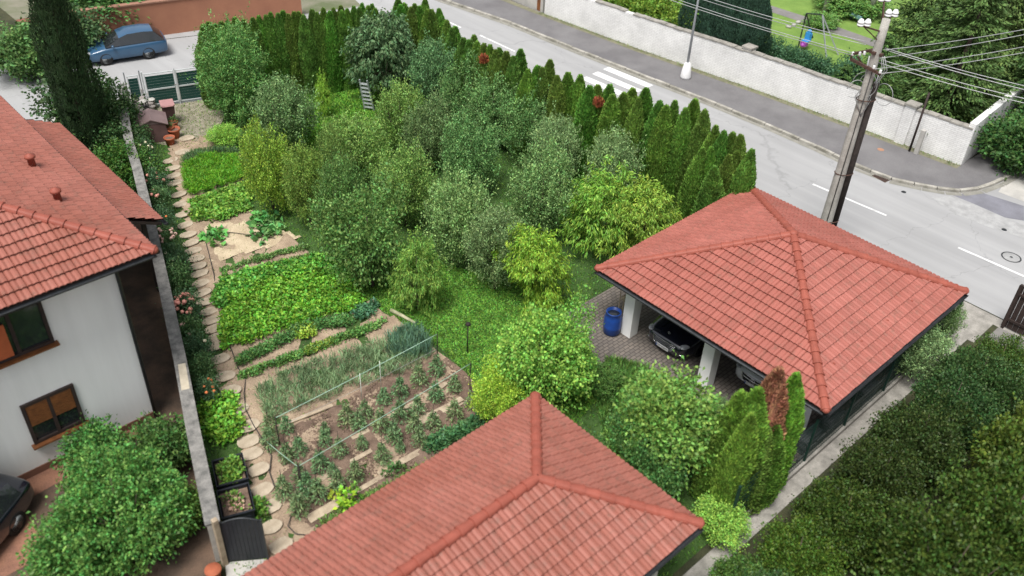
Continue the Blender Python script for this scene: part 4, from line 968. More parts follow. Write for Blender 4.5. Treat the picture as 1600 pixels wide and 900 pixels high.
# stone pile, compost bin, wheelie bin, pots
sp = root('stone_pile', 'pile of pale field stones beside the wall near the far green gate', 'stones', G(226, 168), rz=0.3)
r2 = random.Random(4)
for i in range(22):
    b = MB(); b.ball((r2.uniform(-.45, .45), r2.uniform(-.7, .7), 0.12+0.13*(i//5)), 0.2, 5, (r2.uniform(.8, 1.3), r2.uniform(.6, 1), r2.uniform(.35, .6)))
    b.v = [(x+r2.uniform(-.02, .02), y+r2.uniform(-.02, .02), z+r2.uniform(-.02, .02)) for x, y, z in b.v]; b.sm = [False]*len(b.sm)
    b.build('stone', STONE if i % 3 else CONCL, sp)
cb_ = root('compost_bin', 'dark brown plastic compost bin with a faded pitched lid beside the garden wall', 'compost bin', G(241, 214), rz=-0.35, sc=(1.3, 1.25, 1.15))
b = MB(); w0, w1, hh = 0.52, 0.44, 0.78
b.add([(-w0, -w0, 0), (w0, -w0, 0), (w0, w0, 0), (-w0, w0, 0), (-w1, -w1, hh), (w1, -w1, hh), (w1, w1, hh), (-w1, w1, hh)], [(3, 2, 1, 0), (0, 1, 5, 4), (1, 2, 6, 5), (2, 3, 7, 6), (3, 0, 4, 7), (4, 5, 6, 7)])
b.build('body', MAUVE, cb_, bevel=0.02)
b = MB(); 
for s_ in (-1, 1): b.add([(0, -0.5, 1.0), (0, 0.5, 1.0), (s_*0.54, 0.5, 0.74), (s_*0.54, -0.5, 0.74), (0, -0.5, 0.965), (0, 0.5, 0.965), (s_*0.54, 0.5, 0.705), (s_*0.54, -0.5, 0.705)], [(0, 1, 2, 3), (7, 6, 5, 4), (0, 3, 7, 4), (1, 5, 6, 2), (2, 6, 7, 3)])
b.add([(-0.44, -0.445, .78), (0.44, -0.445, .78), (0, -0.445, .96)], [(0, 1, 2)]); b.add([(-0.44, 0.445, .78), (0.44, 0.445, .78), (0, 0.445, .96)], [(0, 1, 2)])
b.build('lid', MAUVEL, cb_)
wb_ = root('wheelie_bin', 'brown wheelie bin with a faded pink lid beside the compost bin', 'bin', G(267, 192), rz=-0.3)
b = MB(); b.add([(-.22, -.24, .06), (.22, -.24, .06), (.22, .24, .06), (-.22, .24, .06), (-.28, -.32, .98), (.28, -.32, .98), (.28, .32, .98), (-.28, .32, .98)], [(3, 2, 1, 0), (0, 1, 5, 4), (1, 2, 6, 5), (2, 3, 7, 6), (3, 0, 4, 7), (4, 5, 6, 7)])
b.build('body', MAUVE, wb_, bevel=0.03); MB().box((0, 0, 1.02), (0.62, 0.7, 0.06)).box((0, -0.36, 1.0), (0.5, 0.06, 0.05)).build('lid', PINKL, wb_, bevel=0.02)
for s_ in (-1, 1):
    w_ = MB().lathe((0, 0, 0), [(0, -.03), (.11, -.03), (.11, .03), (0, .03)], 14); w_.v = [(z+s_*0.24, x+0.28, y+0.11) for x, y, z in w_.v]; w_.build('wheel', RUBBER, wb_)
def pot(px, py, r, h, label, plant=False, z=0.0):
    t = root('flower_pot', label, 'flower pot', G(px, py, 0)+Vector((0, 0, z)), 'terracotta pots beside the compost bin')
    MB().lathe((0, 0, 0), [(r*.7, 0), (r*.95, h*.82), (r*1.06, h*.82), (r*1.1, h), (r*.96, h), (r*.88, h*.8), (0, h*.78)], 22).build('pot_body', TERRA, t)
    MB().lathe((0, 0, 0), [(0, h*.81), (r*.86, h*.81)], 18).build('soil', SOILD, t)
    if plant:
        pts = np.array([[RNG.uniform(-.1, .1), RNG.uniform(-.1, .1)] for _ in range(8)]); me = rosettes('plant', pts, RNG, nl=16, L=.13, Wd=.03, h=.35, spread=.2)
        o = link('plant', me, t, (.06, .12, .03)); o.location.z = h*.8
pot(267, 227, .23, .42, 'small terracotta pot in front, lowest of the pots beside the compost bin')
pot(274, 216, .27, .5, 'wide terracotta pot behind the small one, nearest the gravel yard')
pot(266, 213, .24, .5, 'terracotta pot with a green plant close to the compost bin', True)
pot(273, 203, .2, .42, 'dark planted terracotta pot below the wheelie bin', True)

# black crates, low gate
def crate(px, py, label, rz, fill, col):
    t = root('planter_crate', label, 'planter crate', G(px, py, 0.0)+Vector((0, 0, 0.04)), 'black planter crates along the wall', rz)
    w, l, h = .78, .95, .46; b = MB()
    for s_ in (-1, 1): b.box((s_*(w/2), 0, h/2), (.03, l, h)); b.box((0, s_*(l/2), h/2), (w-.04, .03, h))
    for s_ in (-1, 1): b.box((s_*(w/2+.012), 0, h-.025), (.06, l+.08, .05)); b.box((0, s_*(l/2+.012), h-.026), (w-.04, .06, .048))
    for k in range(4):
        z = .07+k*.065
        for s_ in (-1, 1): b.box((0, s_*(l/2+.02), z), (w*.8, .02, .025)); b.box((s_*(w/2+.02), 0, z), (.02, l*.8, .025))
    b.build('crate_box', BLACKP, t); MB().box((0, 0, h*.4), (w-.05, l-.05, h*.7)).build('soil', SOILD, t)
    pts = np.column_stack([RNG.uniform(-.26, .26, fill), RNG.uniform(-.38, .38, fill)])
    o = link('plants', rosettes('plants', pts, RNG, nl=10, L=.11, Wd=.08, h=.2, spread=.12), t, col); o.location.z = h*.72
    return t
cr1 = crate(363, 752, 'black plastic crate full of leafy green herbs, farther of the two', -0.35, 60, (.10, .2, .03))
cr2 = crate(372, 800, 'black plastic crate with pinkish rubble inside, nearer of the two', -0.35, 8, (.09, .17, .03))
b = MB(); 
for i in range(70):
    b.ball((RNG.uniform(-.2, .2), RNG.uniform(-.3, .3), .34+RNG.uniform(0, .08)), RNG.uniform(.025, .045), 4)
b.build('rubble', mat('pink_chips', (.55, .32, .26), (.4, .3, .2), 14, .8, lo=.45, hi=.55), cr2)
gA, gB = G(357, 879), G(419, 874)
bg_ = root('garden_gate', 'low black boarded garden gate with an arched top beside the end of the wall', 'gate', gA, rz=math.atan2(gB.y-gA.y, gB.x-gA.x)); GL = (gB-gA).length
b = MB(); nb_ = 10
for i in range(nb_):
    x = GL*(i+.5)/nb_; hh = 1.45+0.16*math.sin(math.pi*x/GL); b.box((x, 0, .08+hh/2), (GL/nb_*.94, .03, hh))
b.build('boards', BLACKP, bg_)
b = MB(); 
for z in (.25, .75): b.box((GL/2, 0.03, z), (GL, .03, .1))
b.tube([(GL*i/10, 0, 1.56+0.16*math.sin(math.pi*i/10)) for i in range(11)], .025, 6)
for x in (0, GL): b.box((x, 0, .8), (.05, .06, 1.6))
b.build('gate_frame', DGREY, bg_)
o = MB().box((0, 0, .9), (.14, .14, 1.8)).build('wooden_post', PLANK, bevel=.01); o.location = G(352, 882); tag(o, 'pale wooden post holding the black garden gate at the wall end', 'post')

# blue barrel
ba = root('rain_barrel', 'blue plastic barrel with an open dark top beside the carport pillar', 'barrel', G(955, 519, 0.012))
MB().lathe((0, 0, 0), [(.24, 0), (.29, .06), (.31, .3), (.315, .32), (.31, .34), (.315, .6), (.3, .74), (.25, .88), (.27, .9), (.27, .93), (.235, .93), (.235, .8), (0, .78)], 26).build('barrel_body', BLUEP, ba)
MB().lathe((0, 0, 0), [(0, .81), (.23, .81)], 20).build('water', GLASS, ba)
o = MB().tube([(0, 0, 0), (.25, .2, 1.5)], .018, 6).build('tool_handle', PLANK); o.location = G(962, 516, 0.0); tag(o, 'pale wooden tool handle leaning behind the blue barrel', 'tool')
o = MB().ball((0, 0, 1.25), .13, 6, (1, .7, .8)).tube([(0, 0, 0.0), (0, 0, 1.2)], .02, 6).build('broom', PLANK); o.location = G(969, 509, 0.0); tag(o, 'pale broom standing between the barrel and the white pillar', 'broom')

# ladder
lb0 = G(571, 170, 0)+Vector((-.1, -.1, 0)); lt = G(561, 122, 1.85)+Vector((-.1, -.1, 0))
ld = root('ladder', 'aluminium step ladder leaning into the dark tree by the far hedge', 'ladder', lb0)
v_ = lt-lb0; sdv = Vector((v_.y, -v_.x, 0)).normalized()*0.24
if sdv.dot(Vector(cR)) < 0: sdv = -sdv
b = MB()
for s_ in (0.0, 2.0): b.bar(sdv*s_, v_+sdv*(s_*0.8+0.2), .035, .07)
b.build('rail', ALU, ld)
for k in range(1, 8):
    a = v_*(k/8); r_ = MB().bar(a+sdv*0.05*k/8, a+sdv*(2.0-0.2*k/8), .035, .09); r_.build('rung', ALU, ld)
# stake, log, planks
o = MB().tube([(0, 0, 0), (0.02, 0, 1.25)], .02, 6).ball((0.02, 0, 1.25), .09, 6, (1, 1, .8)).build('garden_stake', TARWOOD); o.location = G(730, 552); tag(o, 'thin dark stake standing alone in the grass', 'stake')
a, c_ = G(611, 487), G(649, 507)
o = MB().tube([Vector((0, 0, .07)), (c_-a)*.5+Vector((0, .02, .08)), c_-a+Vector((0, 0, .06))], [.075, .065, .05], 10).build('log', mat('pale_log', (.42, .4, .27), (.26, .27, .14), 5, .9, .4, 30)); o.location = a; tag(o, 'pale bare log lying in the grass beside the soil beds', 'log')
PL = [((436, 669), (520, 636), .13, 'long narrow board under the first string, nearest the leeks'), ((657, 661), (722, 629), .3, 'short wide weathered board at the right end of the tomato rows'),
      ((630, 641), (650, 631), .14, 'small board piece between the tomato plants, left of three'), ((664, 623), (676, 616), .16, 'small board piece between the tomato plants, middle of three'), ((687, 609), (697, 601), .16, 'small board piece between the tomato plants, right of three'),
      ((606, 655), (618, 648), .16, 'small square board piece among the middle tomato plants'), ((456, 780), (530, 735), .17, 'long worn board between the lower tomato rows, left half'), ((530, 735), (586, 703), .15, 'long worn board between the lower tomato rows, right half'),
      ((482, 815), (530, 787), .3, 'wide pale board lowest in the bed beside the foreground roof'), ((531, 786), (607, 742), .16, 'narrow pale board in line above the wide lowest board'), ((592, 745), (667, 702), .22, 'long pale board beside the dark leafy row'),
      ((550, 688), (577, 675), .14, 'short board in the middle of the tomato bed'), ((570, 479), (587, 471), .16, 'short board at the right end of the bright green bed'), ((700, 640), (722, 628), .2, 'thick board end lying over the short wide board')]
for q in PL:
    a, c_ = G(*q[0]), G(*q[1]); z = .14 if 'over the' in q[3] else .075
    o = MB().bar(Vector((0, 0, z)), c_-a+Vector((0, 0, z+rn.uniform(-.01, .01))), q[2], .045).build('plank', PLANK, bevel=.006); o.location = a
    tag(o, q[3], 'plank', 'boards laid in the vegetable beds')

# stepping stones
SS = [(267, 253), (270, 265), (271, 277), (274, 288), (280, 306), (284, 321), (287, 337), (290, 354), (294, 369), (298, 382), (303, 394), (307, 406), (310, 418), (312, 430), (314, 445), (317, 460), (321, 474), (327, 489), (331, 503), (335, 516), (338, 530), (339, 543), (344, 563), (353, 590), (361, 613), (374, 642), (390, 668), (389, 692), (394, 712), (405, 736), (411, 768), (421, 795), (424, 826), (440, 855), (285, 240), (292, 218)]
r3 = random.Random(2)
for i, q in enumerate(SS):
    p = G(*q); b = MB(); k = 13; near = i > 21; rx_, ry_ = (.33, .235) if near else (.34, .21)
    if i > 33: rx_, ry_ = .35, .25
    pol = []
    for j in range(k):
        a = 2*math.pi*j/k; rr = r3.uniform(.9, 1.06); e = 2.6
        cx_, sx_ = math.cos(a), math.sin(a); f_ = (abs(cx_)**e+abs(sx_)**e)**(-1/e)
        pol.append((cx_*rx_*f_*rr, sx_*ry_*f_*rr))
    b.prism(pol, 0.0, .045); o = b.build('stepping_stone', STEPST, bevel=.012); o.location = (p.x, p.y, .05); o.rotation_euler = (r3.uniform(-.02, .02), r3.uniform(-.02, .02), r3.uniform(-.15, .15)-0.1)
    if i <= 33: lab = 'flat pale stepping stone, %s along the path counted from the terracotta pots' % ordn(i+1)
    else: lab = ['flat stone in the grass right of the small terracotta pot, nearer one', 'flat stone in the gravel right of the terracotta pots, farther one'][i-34]
    tag(o, lab, 'stepping stone', 'stepping stones along the garden wall')

# strings and hose
def cord(a, c_, label, m=CORD, r=.012, sag=.03, grp='strings over the tomato rows', posts=True):
    t = root('string_line', label, 'string', Vector((a.x, a.y, 0)), grp); k = Vector((a.x, a.y, 0)); pts = []
    for i in range(13):
        s_ = i/12; p = a+(c_-a)*s_-k; p.z -= sag*4*s_*(1-s_); pts.append(p)
    MB().tube(pts, r*.75, 5).build('string', m, t)
    if posts:
        for p in (a-k, c_-k): MB().tube([(p.x, p.y, 0), (p.x, p.y, p.z+.03)], .018, 6).build('end_stake', TARWOOD, t)
    return t
t = cord(G(430, 653, 1.25), G(683, 522, 1.25), 'pale green string over the upper tomato row beside the leeks', r=.016)
cord(G(452, 660, 1.0), G(683, 545, 1.0), 'faint lower string under the first string', WIRE, r=.006, posts=False)
cord(G(467, 728, 1.25), G(735, 568, 1.25), 'pale string over the middle tomato row', r=.013)
cord(G(410, 684, .35), G(465, 729, .9), 'short pale string slanting down beside the stepping stones', r=.014)
for q, lb_ in (((566, 632), 'white cane standing under the first string, left of two'), ((596, 612), 'white cane standing under the first string, right of two')):
    o = MB().tube([(0, 0, 0), (0, 0, 1.3)], .012, 6).build('cane', mat('white_cane', (.6, .62, .55), None, 3)); o.location = G(*q); tag(o, lb_, 'cane', 'white canes')
hp = [(317, 362), (326, 395), (335, 432), (338, 470), (352, 520), (372, 575), (384, 592), (381, 615), (384, 640), (396, 664), (412, 690), (424, 712), (421, 738), (428, 758), (450, 775)]
o = MB().tube([G(x, y, .09) for x, y in hp], .016, 6).build('garden_hose', CABLE); tag(o, 'dark garden hose winding along the edge of the beds', 'hose')
o = MB().tube([G(x, y, .09) for x, y in [(470, 795), (455, 805), (450, 822), (462, 834), (480, 836)]], .014, 6).build('garden_hose', CABLE); tag(o, 'short loop of dark hose near the lowest board', 'hose')
o = MB().tube([G(x, y, .085) for x, y in [(352, 362), (385, 366), (430, 372)]], .012, 6).build('garden_hose', CABLE); tag(o, 'thin dark hose lying across the pale raked soil', 'hose')

# ------------------------------------------------------------------ swing set and lawn across the road
structure('lawn', [(41.2, 12.9), (64, 12.9), (64, 44), (39.9, 44), (40.8, 22)], 0.02, LAWN)
structure('lawn_path', [(51.0, 40), (51.9, 40), (52.6, 26.5), (52.3, 15), (51.3, 15), (51.5, 26)], 0.03, mat('path_asphalt', (.2, .19, .185), None, 2, .9))
T1, T2 = G(1260, 21, 2.1), G(1285, 23, 2.1)
sw_ = root('swing_set', 'dark metal swing frame on the lawn across the road', 'swing', Vector((T1.x, T1.y, 0)))
k = Vector((T1.x, T1.y, 0))
for a, c_ in ((T1, (1247, 74)), (T1, (1270, 59)), (T2, (1291, 90)), (T2, (1310, 86))):
    MB().bar(a-k, G(*c_, .02)-k, .06).build('leg', GALV if c_[0] > 1280 else DGREY, sw_)
MB().bar(T1-k, T2-k, .06).build('crossbar', DGREY, sw_)
sc_ = (T1+T2)/2-k; b = MB()
for dx in (-.18, .18): b.bar(sc_+Vector((0, dx, 0)), Vector((sc_.x-.2, sc_.y+dx, .75)), .015)
b.build('ropes', CABLE, sw_)
q = Vector((sc_.x-.2, sc_.y, .55))
cs = MB().box(q+Vector((.16, 0, .2)), (.1, .42, .5)).box(q, (.36, .4, .1)).ball(q+Vector((.18, 0, .52)), .17, 6, (.4, 1, .7)).build('seat', mat('sky_blue_plastic', (.05, .3, .65), None, 3, .4), sw_, bevel=.02)
MB().box(q+Vector((-.14, 0, -.14)), (.3, .36, .24)).ball(q+Vector((-.3, 0, -.2)), .13, 6).build('footrest', mat('purple_plastic', (.35, .08, .4), None, 3, .4), cs)
be = root('bench', 'teal garden bench beside the conifers on the far lawn', 'bench', G(1337, 34, .02), rz=R(80), sc=(.7, .7, .6))
MB().box((0, 0, .42), (1.3, .4, .05)).box((0, .2, .65), (1.3, .05, .35)).build('seat', mat('teal_paint', (.12, .3, .33), (.3, .45, .5), 14, .6, lo=.45, hi=.55), be)
for s_ in (-1, 1): MB().box((s_*.55, 0, .2), (.06, .4, .4)).build('leg', DGREY, be)
# pale stones edging the flower bed
for i, qq in enumerate([(1303, 12), (1310, 15), (1318, 17), (1326, 18), (1334, 18), (1297, 36), (1307, 33), (1240, 40), (1232, 43), (1247, 36)]):
    o = MB().ball((0, 0, .06), .16, 5, (1.2, .9, .6)).build('edging_stone', CONCL); o.location = G(*qq, .02); o.rotation_euler.z = i
    tag(o, 'pale edging stone on the far lawn, %s of ten near the swing' % ordn(i+1), 'stone', 'edging stones on the lawn')

# ================================================================== VEGETATION
CR = {
 'pear': [crown_mesh('crown', s, shoots=330, per=50, L=.105, Wd=.052, mode='up', m=LEAFP, shootlen=.5) for s in (1, 2, 3)],
 'peach': [crown_mesh('crown', s, shoots=260, per=50, L=.17, Wd=.045, mode='droop', m=LEAF, shootlen=.4, lob=.75) for s in (4, 5)],
 'broad': [crown_mesh('crown', s, shoots=320, per=46, L=.115, Wd=.075, mode='round', m=LEAF, shootlen=.42, lob=.85) for s in (6, 7)],
}
TR = {k: [trunk_mesh(i*7+j) for j in range(2)] for i, k in enumerate(CR)}
def fruit(cx_, cy_, rpx, h, kind, color, label, v=0, ry=1.0, name='fruit_tree'):
    C_ = G(cx_, cy_, h*.55); d_ = dist(C_); r = rpx*d_/1406*0.97; h *= 1.06
    me = CR[kind][v % len(CR[kind])]
    return tree(name, label, me, TR[kind][v % 2], (C_.x, C_.y, 0), color, (r/1.5, r/1.5*ry, h/3.35), rn.uniform(0, 6.28), 'fruit trees of the orchard')
SIL = (.145, .25, .082); DKS = (.12, .205, .075); OLV = (.15, .255, .06); BLU = (.115, .22, .07); GRN = (.085, .17, .045); YEL = (.19, .3, .04); PCH = (.155, .29, .04); MID = (.13, .24, .05)
fruit(438, 178, 52, 3.2, 'pear', DKS, 'round dark silvery fruit tree left of the ladder beyond the far grass', 0)
fruit(420, 268, 42, 3.6, 'pear', YEL, 'yellow-green fruit tree beside the far leafy beds', 1)
fruit(548, 232, 50, 3.0, 'pear', OLV, 'light olive green fruit tree below the ladder', 2)
fruit(625, 185, 42, 3.2, 'pear', OLV, 'olive fruit tree just right of and below the ladder', 0)
fruit(672, 212, 40, 3.2, 'pear', (.12, .19, .07), 'brownish green fruit tree in the middle of the back orchard row', 1)
fruit(678, 122, 42, 3.8, 'pear', (.095, .19, .075), 'feathery bluish green tree right of the big dark tree', 2)
fruit(725, 148, 42, 3.4, 'pear', BLU, 'blue-green fruit tree close to the roadside hedge, farther one', 1)
fruit(770, 172, 45, 3.3, 'pear', BLU, 'blue-green fruit tree close to the roadside hedge, middle one', 0)
fruit(822, 195, 46, 3.3, 'pear', BLU, 'blue-green fruit tree close to the roadside hedge, nearer one', 2)
fruit(735, 245, 48, 3.3, 'pear', (.11, .22, .07), 'mid green fruit tree in the centre of the orchard', 1)
fruit(870, 238, 38, 3.3, 'pear', (.17, .26, .105), 'silver leaved fruit tree above the bright spreading tree', 2)
fruit(952, 262, 44, 3.3, 'pear', (.165, .255, .1), 'silver leaved fruit tree between the spreading tree and the hedge', 0)
fruit(632, 292, 50, 3.3, 'pear', OLV, 'olive green fruit tree in the orchard centre left', 1)
fruit(718, 340, 54, 3.7, 'pear', (.175, .285, .095), 'pale silvery green tall fruit tree in the middle of the orchard', 0)
fruit(848, 305, 56, 3.6, 'pear', SIL, 'grey-green fruit tree left of the bright spreading tree', 1)
fruit(775, 388, 48, 3.3, 'pear', (.145, .22, .085), 'dark silvery fruit tree left of the yellow-green round tree', 2)
fruit(480, 290, 34, 3.4, 'pear', (.16, .25, .05), 'narrow yellowish fruit tree right of the yellow-green one', 2)
fruit(532, 315, 46, 3.6, 'pear', (.09, .175, .045), 'deep green fruit tree above the bright vegetable bed, upper one', 0)
fruit(578, 378, 62, 3.6, 'broad', (.095, .185, .045), 'dark green leafy fruit tree just above the bright vegetable bed', 0)
fruit(520, 262, 30, 3.0, 'pear', (.13, .21, .05), 'small green fruit tree between the olive and the yellowish ones', 1)
fruit(940, 330, 62, 3.3, 'peach', PCH, 'bright green spreading tree left of the carport roof corner, left half', 0)
fruit(1005, 345, 56, 3.0, 'peach', (.185, .29, .04), 'bright yellowish spreading tree touching the carport eave, right half', 1, name='fruit_tree')
fruit(832, 418, 53, 3.0, 'peach', (.19, .32, .035), 'vivid yellow-green round tree with drooping leaves in mid orchard', 1)
fruit(652, 430, 42, 2.8, 'peach', (.15, .27, .05), 'bright light green young tree beside the grass clearing', 0)
fruit(845, 560, 72, 3.4, 'broad', (.17, .33, .055), 'large light green tree left of the carport paving', 1)
fruit(888, 556, 50, 3.0, 'broad', (.14, .29, .05), 'green tree merging right of the large light green tree', 0)
fruit(785, 618, 38, 1.9, 'broad', (.26, .4, .045), 'low yellow-green bush behind the foreground roof ridge', 0, name='bush')
fruit(1030, 668, 95, 3.6, 'broad', (.135, .25, .05), 'large mid green tree right of the foreground roof', 1)
fruit(1010, 730, 60, 2.8, 'broad', (.06, .14, .035), 'dark green bush tucked behind the foreground roof edge', 0, name='bush')
fruit(350, 212, 26, .9, 'broad', (.18, .34, .05), 'low bright green bush beside the gravel yard', 1, name='bush')
fruit(504, 150, 13, 2.0, 'peach', (.22, .38, .05), 'small bright sapling standing before the far hedge', 0, name='sapling')
fruit(1130, 808, 45, 1.2, 'broad', (.2, .36, .06), 'bright green bush round the fence post at the lower right', 1, name='bush')
fruit(1436, 548, 50, 2.0, 'pear', (.16, .25, .1), 'light green shrub growing over the mesh fence under the eave', 2, name='shrub')
fruit(1478, 500, 26, 2.0, 'pear', (.17, .27, .1), 'small light green shrub at the far end of the mesh fence', 0, name='shrub')
fruit(940, 590, 36, .8, 'pear', (.07, .15, .03), 'low dark clump beside the paving edge left of the car', 0, name='bush')
fruit(1120, 640, 26, .8, 'pear', (.1, .17, .06), 'low grey green clump at the foot of the middle pillar', 0, name='bush')
fruit(440, 392, 1, .1, 'broad', GRN, 'tiny weed', 0) if False else None
# big dark tree with ladder, tall clipped green tree
big = crown_mesh('crown', 21, rad=1.5, zc=2.5, rz=1.9, shoots=300, per=44, L=.17, Wd=.07, mode='droop', lob=.3, shootlen=.4)
p = G(595, 88, 2.5); tree('cherry_tree', 'big dark green tree with the ladder leaning into it by the far hedge', big, trunk_mesh(31, 2.4, .1, 1.3), (p.x, p.y, 0), (.08, .145, .06), (1.05, 1.05, 1.06), 1.0)
tall = crown_mesh('crown', 22, rad=1.55, zc=2.3, rz=2.35, shoots=520, per=48, L=.15, Wd=.045, mode='up', lob=.25, shootlen=.85)
p = G(364, 114, 2.3); tree('willow_tree', 'tall dense green tree rising right of the far green gate', tall, trunk_mesh(32, 2.4, .1, 1.2), (p.x, p.y, 0), (.11, .23, .06), (.92, .92, .93), .4)

# thuja hedge: every tree on its own
TH = [thuja_mesh(s, rad=.42) for s in (41, 42, 43, 44, 45)]
TT = MB().tube([(0, 0, -.02), (0, 0, 3.2)], [.07, .02], 8).mesh('trunk', BARK)
def thuja(px, py, z, label, group, w=1.0, col=None, y0=None):
    if y0 is not None: p = onY(px, py, y0); z = p.z
    else: p = G(px, py, z)
    k = z/4.0; s = w*rn.uniform(.84, 1.14); c_ = col or (.108*rn.uniform(.8, 1.15), .205*rn.uniform(.85, 1.12), .033)
    return tree('thuja', label, TH[rn.randrange(5)], TT, (p.x, p.y, 0), c_, (s, s, k*1.01), rn.uniform(0, 6.28), group)
farrow = [(316, 42), (325, 37), (335, 40), (345, 37), (356, 36), (367, 29), (381, 33), (395, 30), (405, 28), (415, 27), (424, 22), (433, 24), (442, 19), (450, 24), (459, 21), (468, 21), (476, 26), (487, 17), (497, 22), (506, 15), (514, 21), (522, 15), (531, 12), (536, 19), (542, 17), (552, 12), (560, 14), (567, 8), (574, 12), (580, 9), (588, 16), (597, 20)]
for i, q in enumerate(farrow): thuja(q[0], q[1], 4.0, 'slim green thuja of the far hedge, %s counted from the green gate' % ordn(i+1), 'thujas of the far hedge')
roadrow = [(620, 1), (627, 10), (634, 8), (641, 14), (647, 9), (656, 12), (664, 1), (669, 18), (676, 18), (687, 17), (697, 35), (705, 46), (711, 45), (724, 62), (733, 66), (739, 58), (748, 68), (756, 72), (766, 74), (774, 82), (781, 79), (792, 83), (802, 92), (811, 80), (826, 112), (839, 107), (848, 108), (859, 96), (872, 122), (890, 117), (907, 121), (921, 137), (934, 137), (951, 135), (959, 152), (974, 147), (988, 142), (996, 156), (1012, 141), (1032, 161), (1043, 168), (1055, 160), (1070, 173), (1085, 157), (1104, 175), (1119, 199), (1132, 208), (1144, 209), (1159, 215), (1174, 238)]
for i, q in enumerate(roadrow): 
    red = q in ((756, 72), (934, 137))
    t = thuja(q[0], q[1], 4.25, ('partly browned ' if red else 'slim green ')+'thuja of the roadside hedge, %s counted from the far corner' % ordn(i+1), 'thujas of the roadside hedge', 1.13)
    if q in ((756, 72), (934, 137)): 
        n_ = 260; v_ = RNG.normal(size=(n_, 3)); v_ = unit(v_)*RNG.uniform(.04, .19, (n_, 1)); t.rotation_euler = (0, 0, 0)
        link('dry_patch', leaves('dry_patch', NEEDLE, v_+np.array([-.25, -.3, 3.5 if red else 2.9]), v_+np.array([0, 0, .5]), .16, .07, RNG), t, (.22, .07, .03))
inner = [(1096, 234), (1110, 233), (1125, 231), (1139, 244), (1152, 240), (1089, 198), (1118, 262)]
for i, q in enumerate(inner): thuja(q[0], q[1], 3.7, 'green thuja standing on the garden side of the roadside hedge, %s counted from the carport' % ordn(i+1), 'inner thujas of the roadside hedge', 1.05)
bt = MB().tube([(0, 0, 0), (0.05, 0, 3.2)], [.28, .16], 10).build('dead_trunk', TARWOOD); p = G(716, 78, 3.2); bt.location = (p.x-.1, p.y, 0); tag(bt, 'dark bare dead trunk in a gap of the roadside hedge', 'dead tree')
# near thujas beside the carport
nt_ = [(1163, 616, 7.95, .92, (.11, .2, .028), 'tallest yellowish green thuja left of the dead brown one'), (1186, 613, 7.6, .9, (.1, .19, .026), 'yellowish green thuja touching the dead brown one on its left'), (1141, 645, 8.1, .9, (.1, .18, .028), 'lowest yellowish green thuja at the left of the near cluster'), (1172, 650, 7.4, .85, (.115, .2, .028), 'yellowish green thuja standing in front of the tallest one'),
       (1247, 590, 7.35, .85, (.1, .21, .025), 'bright green narrow thuja before the carport roof corner'), (1233, 630, 7.25, .75, (.1, .22, .025), 'short bright green thuja between the brown one and the tall bright one'), (1217, 582, 7.55, .95, (.2, .095, .055), 'dead reddish brown thuja in the near cluster by the carport')]
for i, (x, y, yy, w, c_, lb_) in enumerate(nt_): thuja(x, y, 0, lb_, 'near thujas by the carport', w*1.15, tuple(v*1.2 for v in c_), yy)

# conifers and shrubs across the road
SPR = [spruce_mesh(51, 10, 2.9, 36), spruce_mesh(52, 9, 2.4, 32)]
STK = MB().tube([(0, 0, 0), (0, 0, 8.5)], [.2, .04], 10).mesh('trunk', BARK)
for i, (x, y, h, r, lb_) in enumerate([(44.0, 15.0, 8.5, 1.0, 'dark spruce directly above the white wall corner'), (45.8, 16.6, 8.5, 1.0, 'dark spruce just right of the concrete pole top'), (48.5, 15.3, 10.5, 1.1, 'tall dark spruce in the right background'), (47.6, 12.0, 9.5, 1.0, 'spruce at the upper right edge over the hedge ball'), (49.5, 19.5, 9, .9, 'spruce behind the pole top beside the teal bench'), (53, 17.5, 11, 1.1, 'spruce at the top of the picture far behind the wires'), (52, 12, 10, 1.1, 'spruce in the far upper right corner'), (42.6, 19.9, 2.2, .5, 'small bushy conifer behind the wall left of the pole'), (43.6, 18.6, 4.0, .6, 'young dark conifer touching the pole on the left')]):
    k = SPR[i % 2]; hh = 10 if i % 2 == 0 else 9
    tree('spruce_tree', lb_, k, STK, (x, y, 0), (.055*rn.uniform(.8, 1.4), .11, .028) if i < 7 else (.06, .12, .03), (r, r, h/hh), rn.uniform(0, 6), 'conifers across the road')
con = thuja_mesh(61, 5.5, 1.15, 22000)
for i, (px_, py_) in enumerate([(1092, 14), (1118, 24), (1148, 34), (1176, 42), (1150, 5)]):
    p = G(px_, py_, 2.6); tree('cypress_tree', 'dark bluish conifer behind the street lamp and wall, %s of five from the left' % ordn(i+1), con, STK, (p.x, p.y, 0), (.03, .068, .042), (.85, .85, [.8, .95, .9, .95, 1.0][i]), i*1.3, 'dark conifers behind the white wall')
SH = [crown_mesh('crown', s, rad=1.0, zc=.95, rz=.95, shoots=170, per=40, L=.13, Wd=.08, mode='round', lob=.3, shootlen=.4) for s in (71, 72)]
def shrub(x, y, r, h, col, lb_, v=0, grp=None, nm='shrub', loc3=None):
    p = loc3 or G(x, y, h*.5); return tree(nm, lb_, SH[v % 2], None, (p.x, p.y, 0), col, (r, r, h/1.9), rn.uniform(0, 6), grp)
for i, (x, y, r, h) in enumerate([(920, -22, 1.2, 2.7), (955, -10, 1.2, 2.6), (985, 2, 1.3, 2.7), (1015, 14, 1.2, 2.5), (1048, 24, 1.25, 2.8), (1082, 40, 1.2, 2.9)]):
    shrub(x, y, r, h, (.15, .25, .035), 'yellow-green shrub spilling over the white wall top, %s from the left' % ordn(i+1), i, 'shrubs over the white wall')
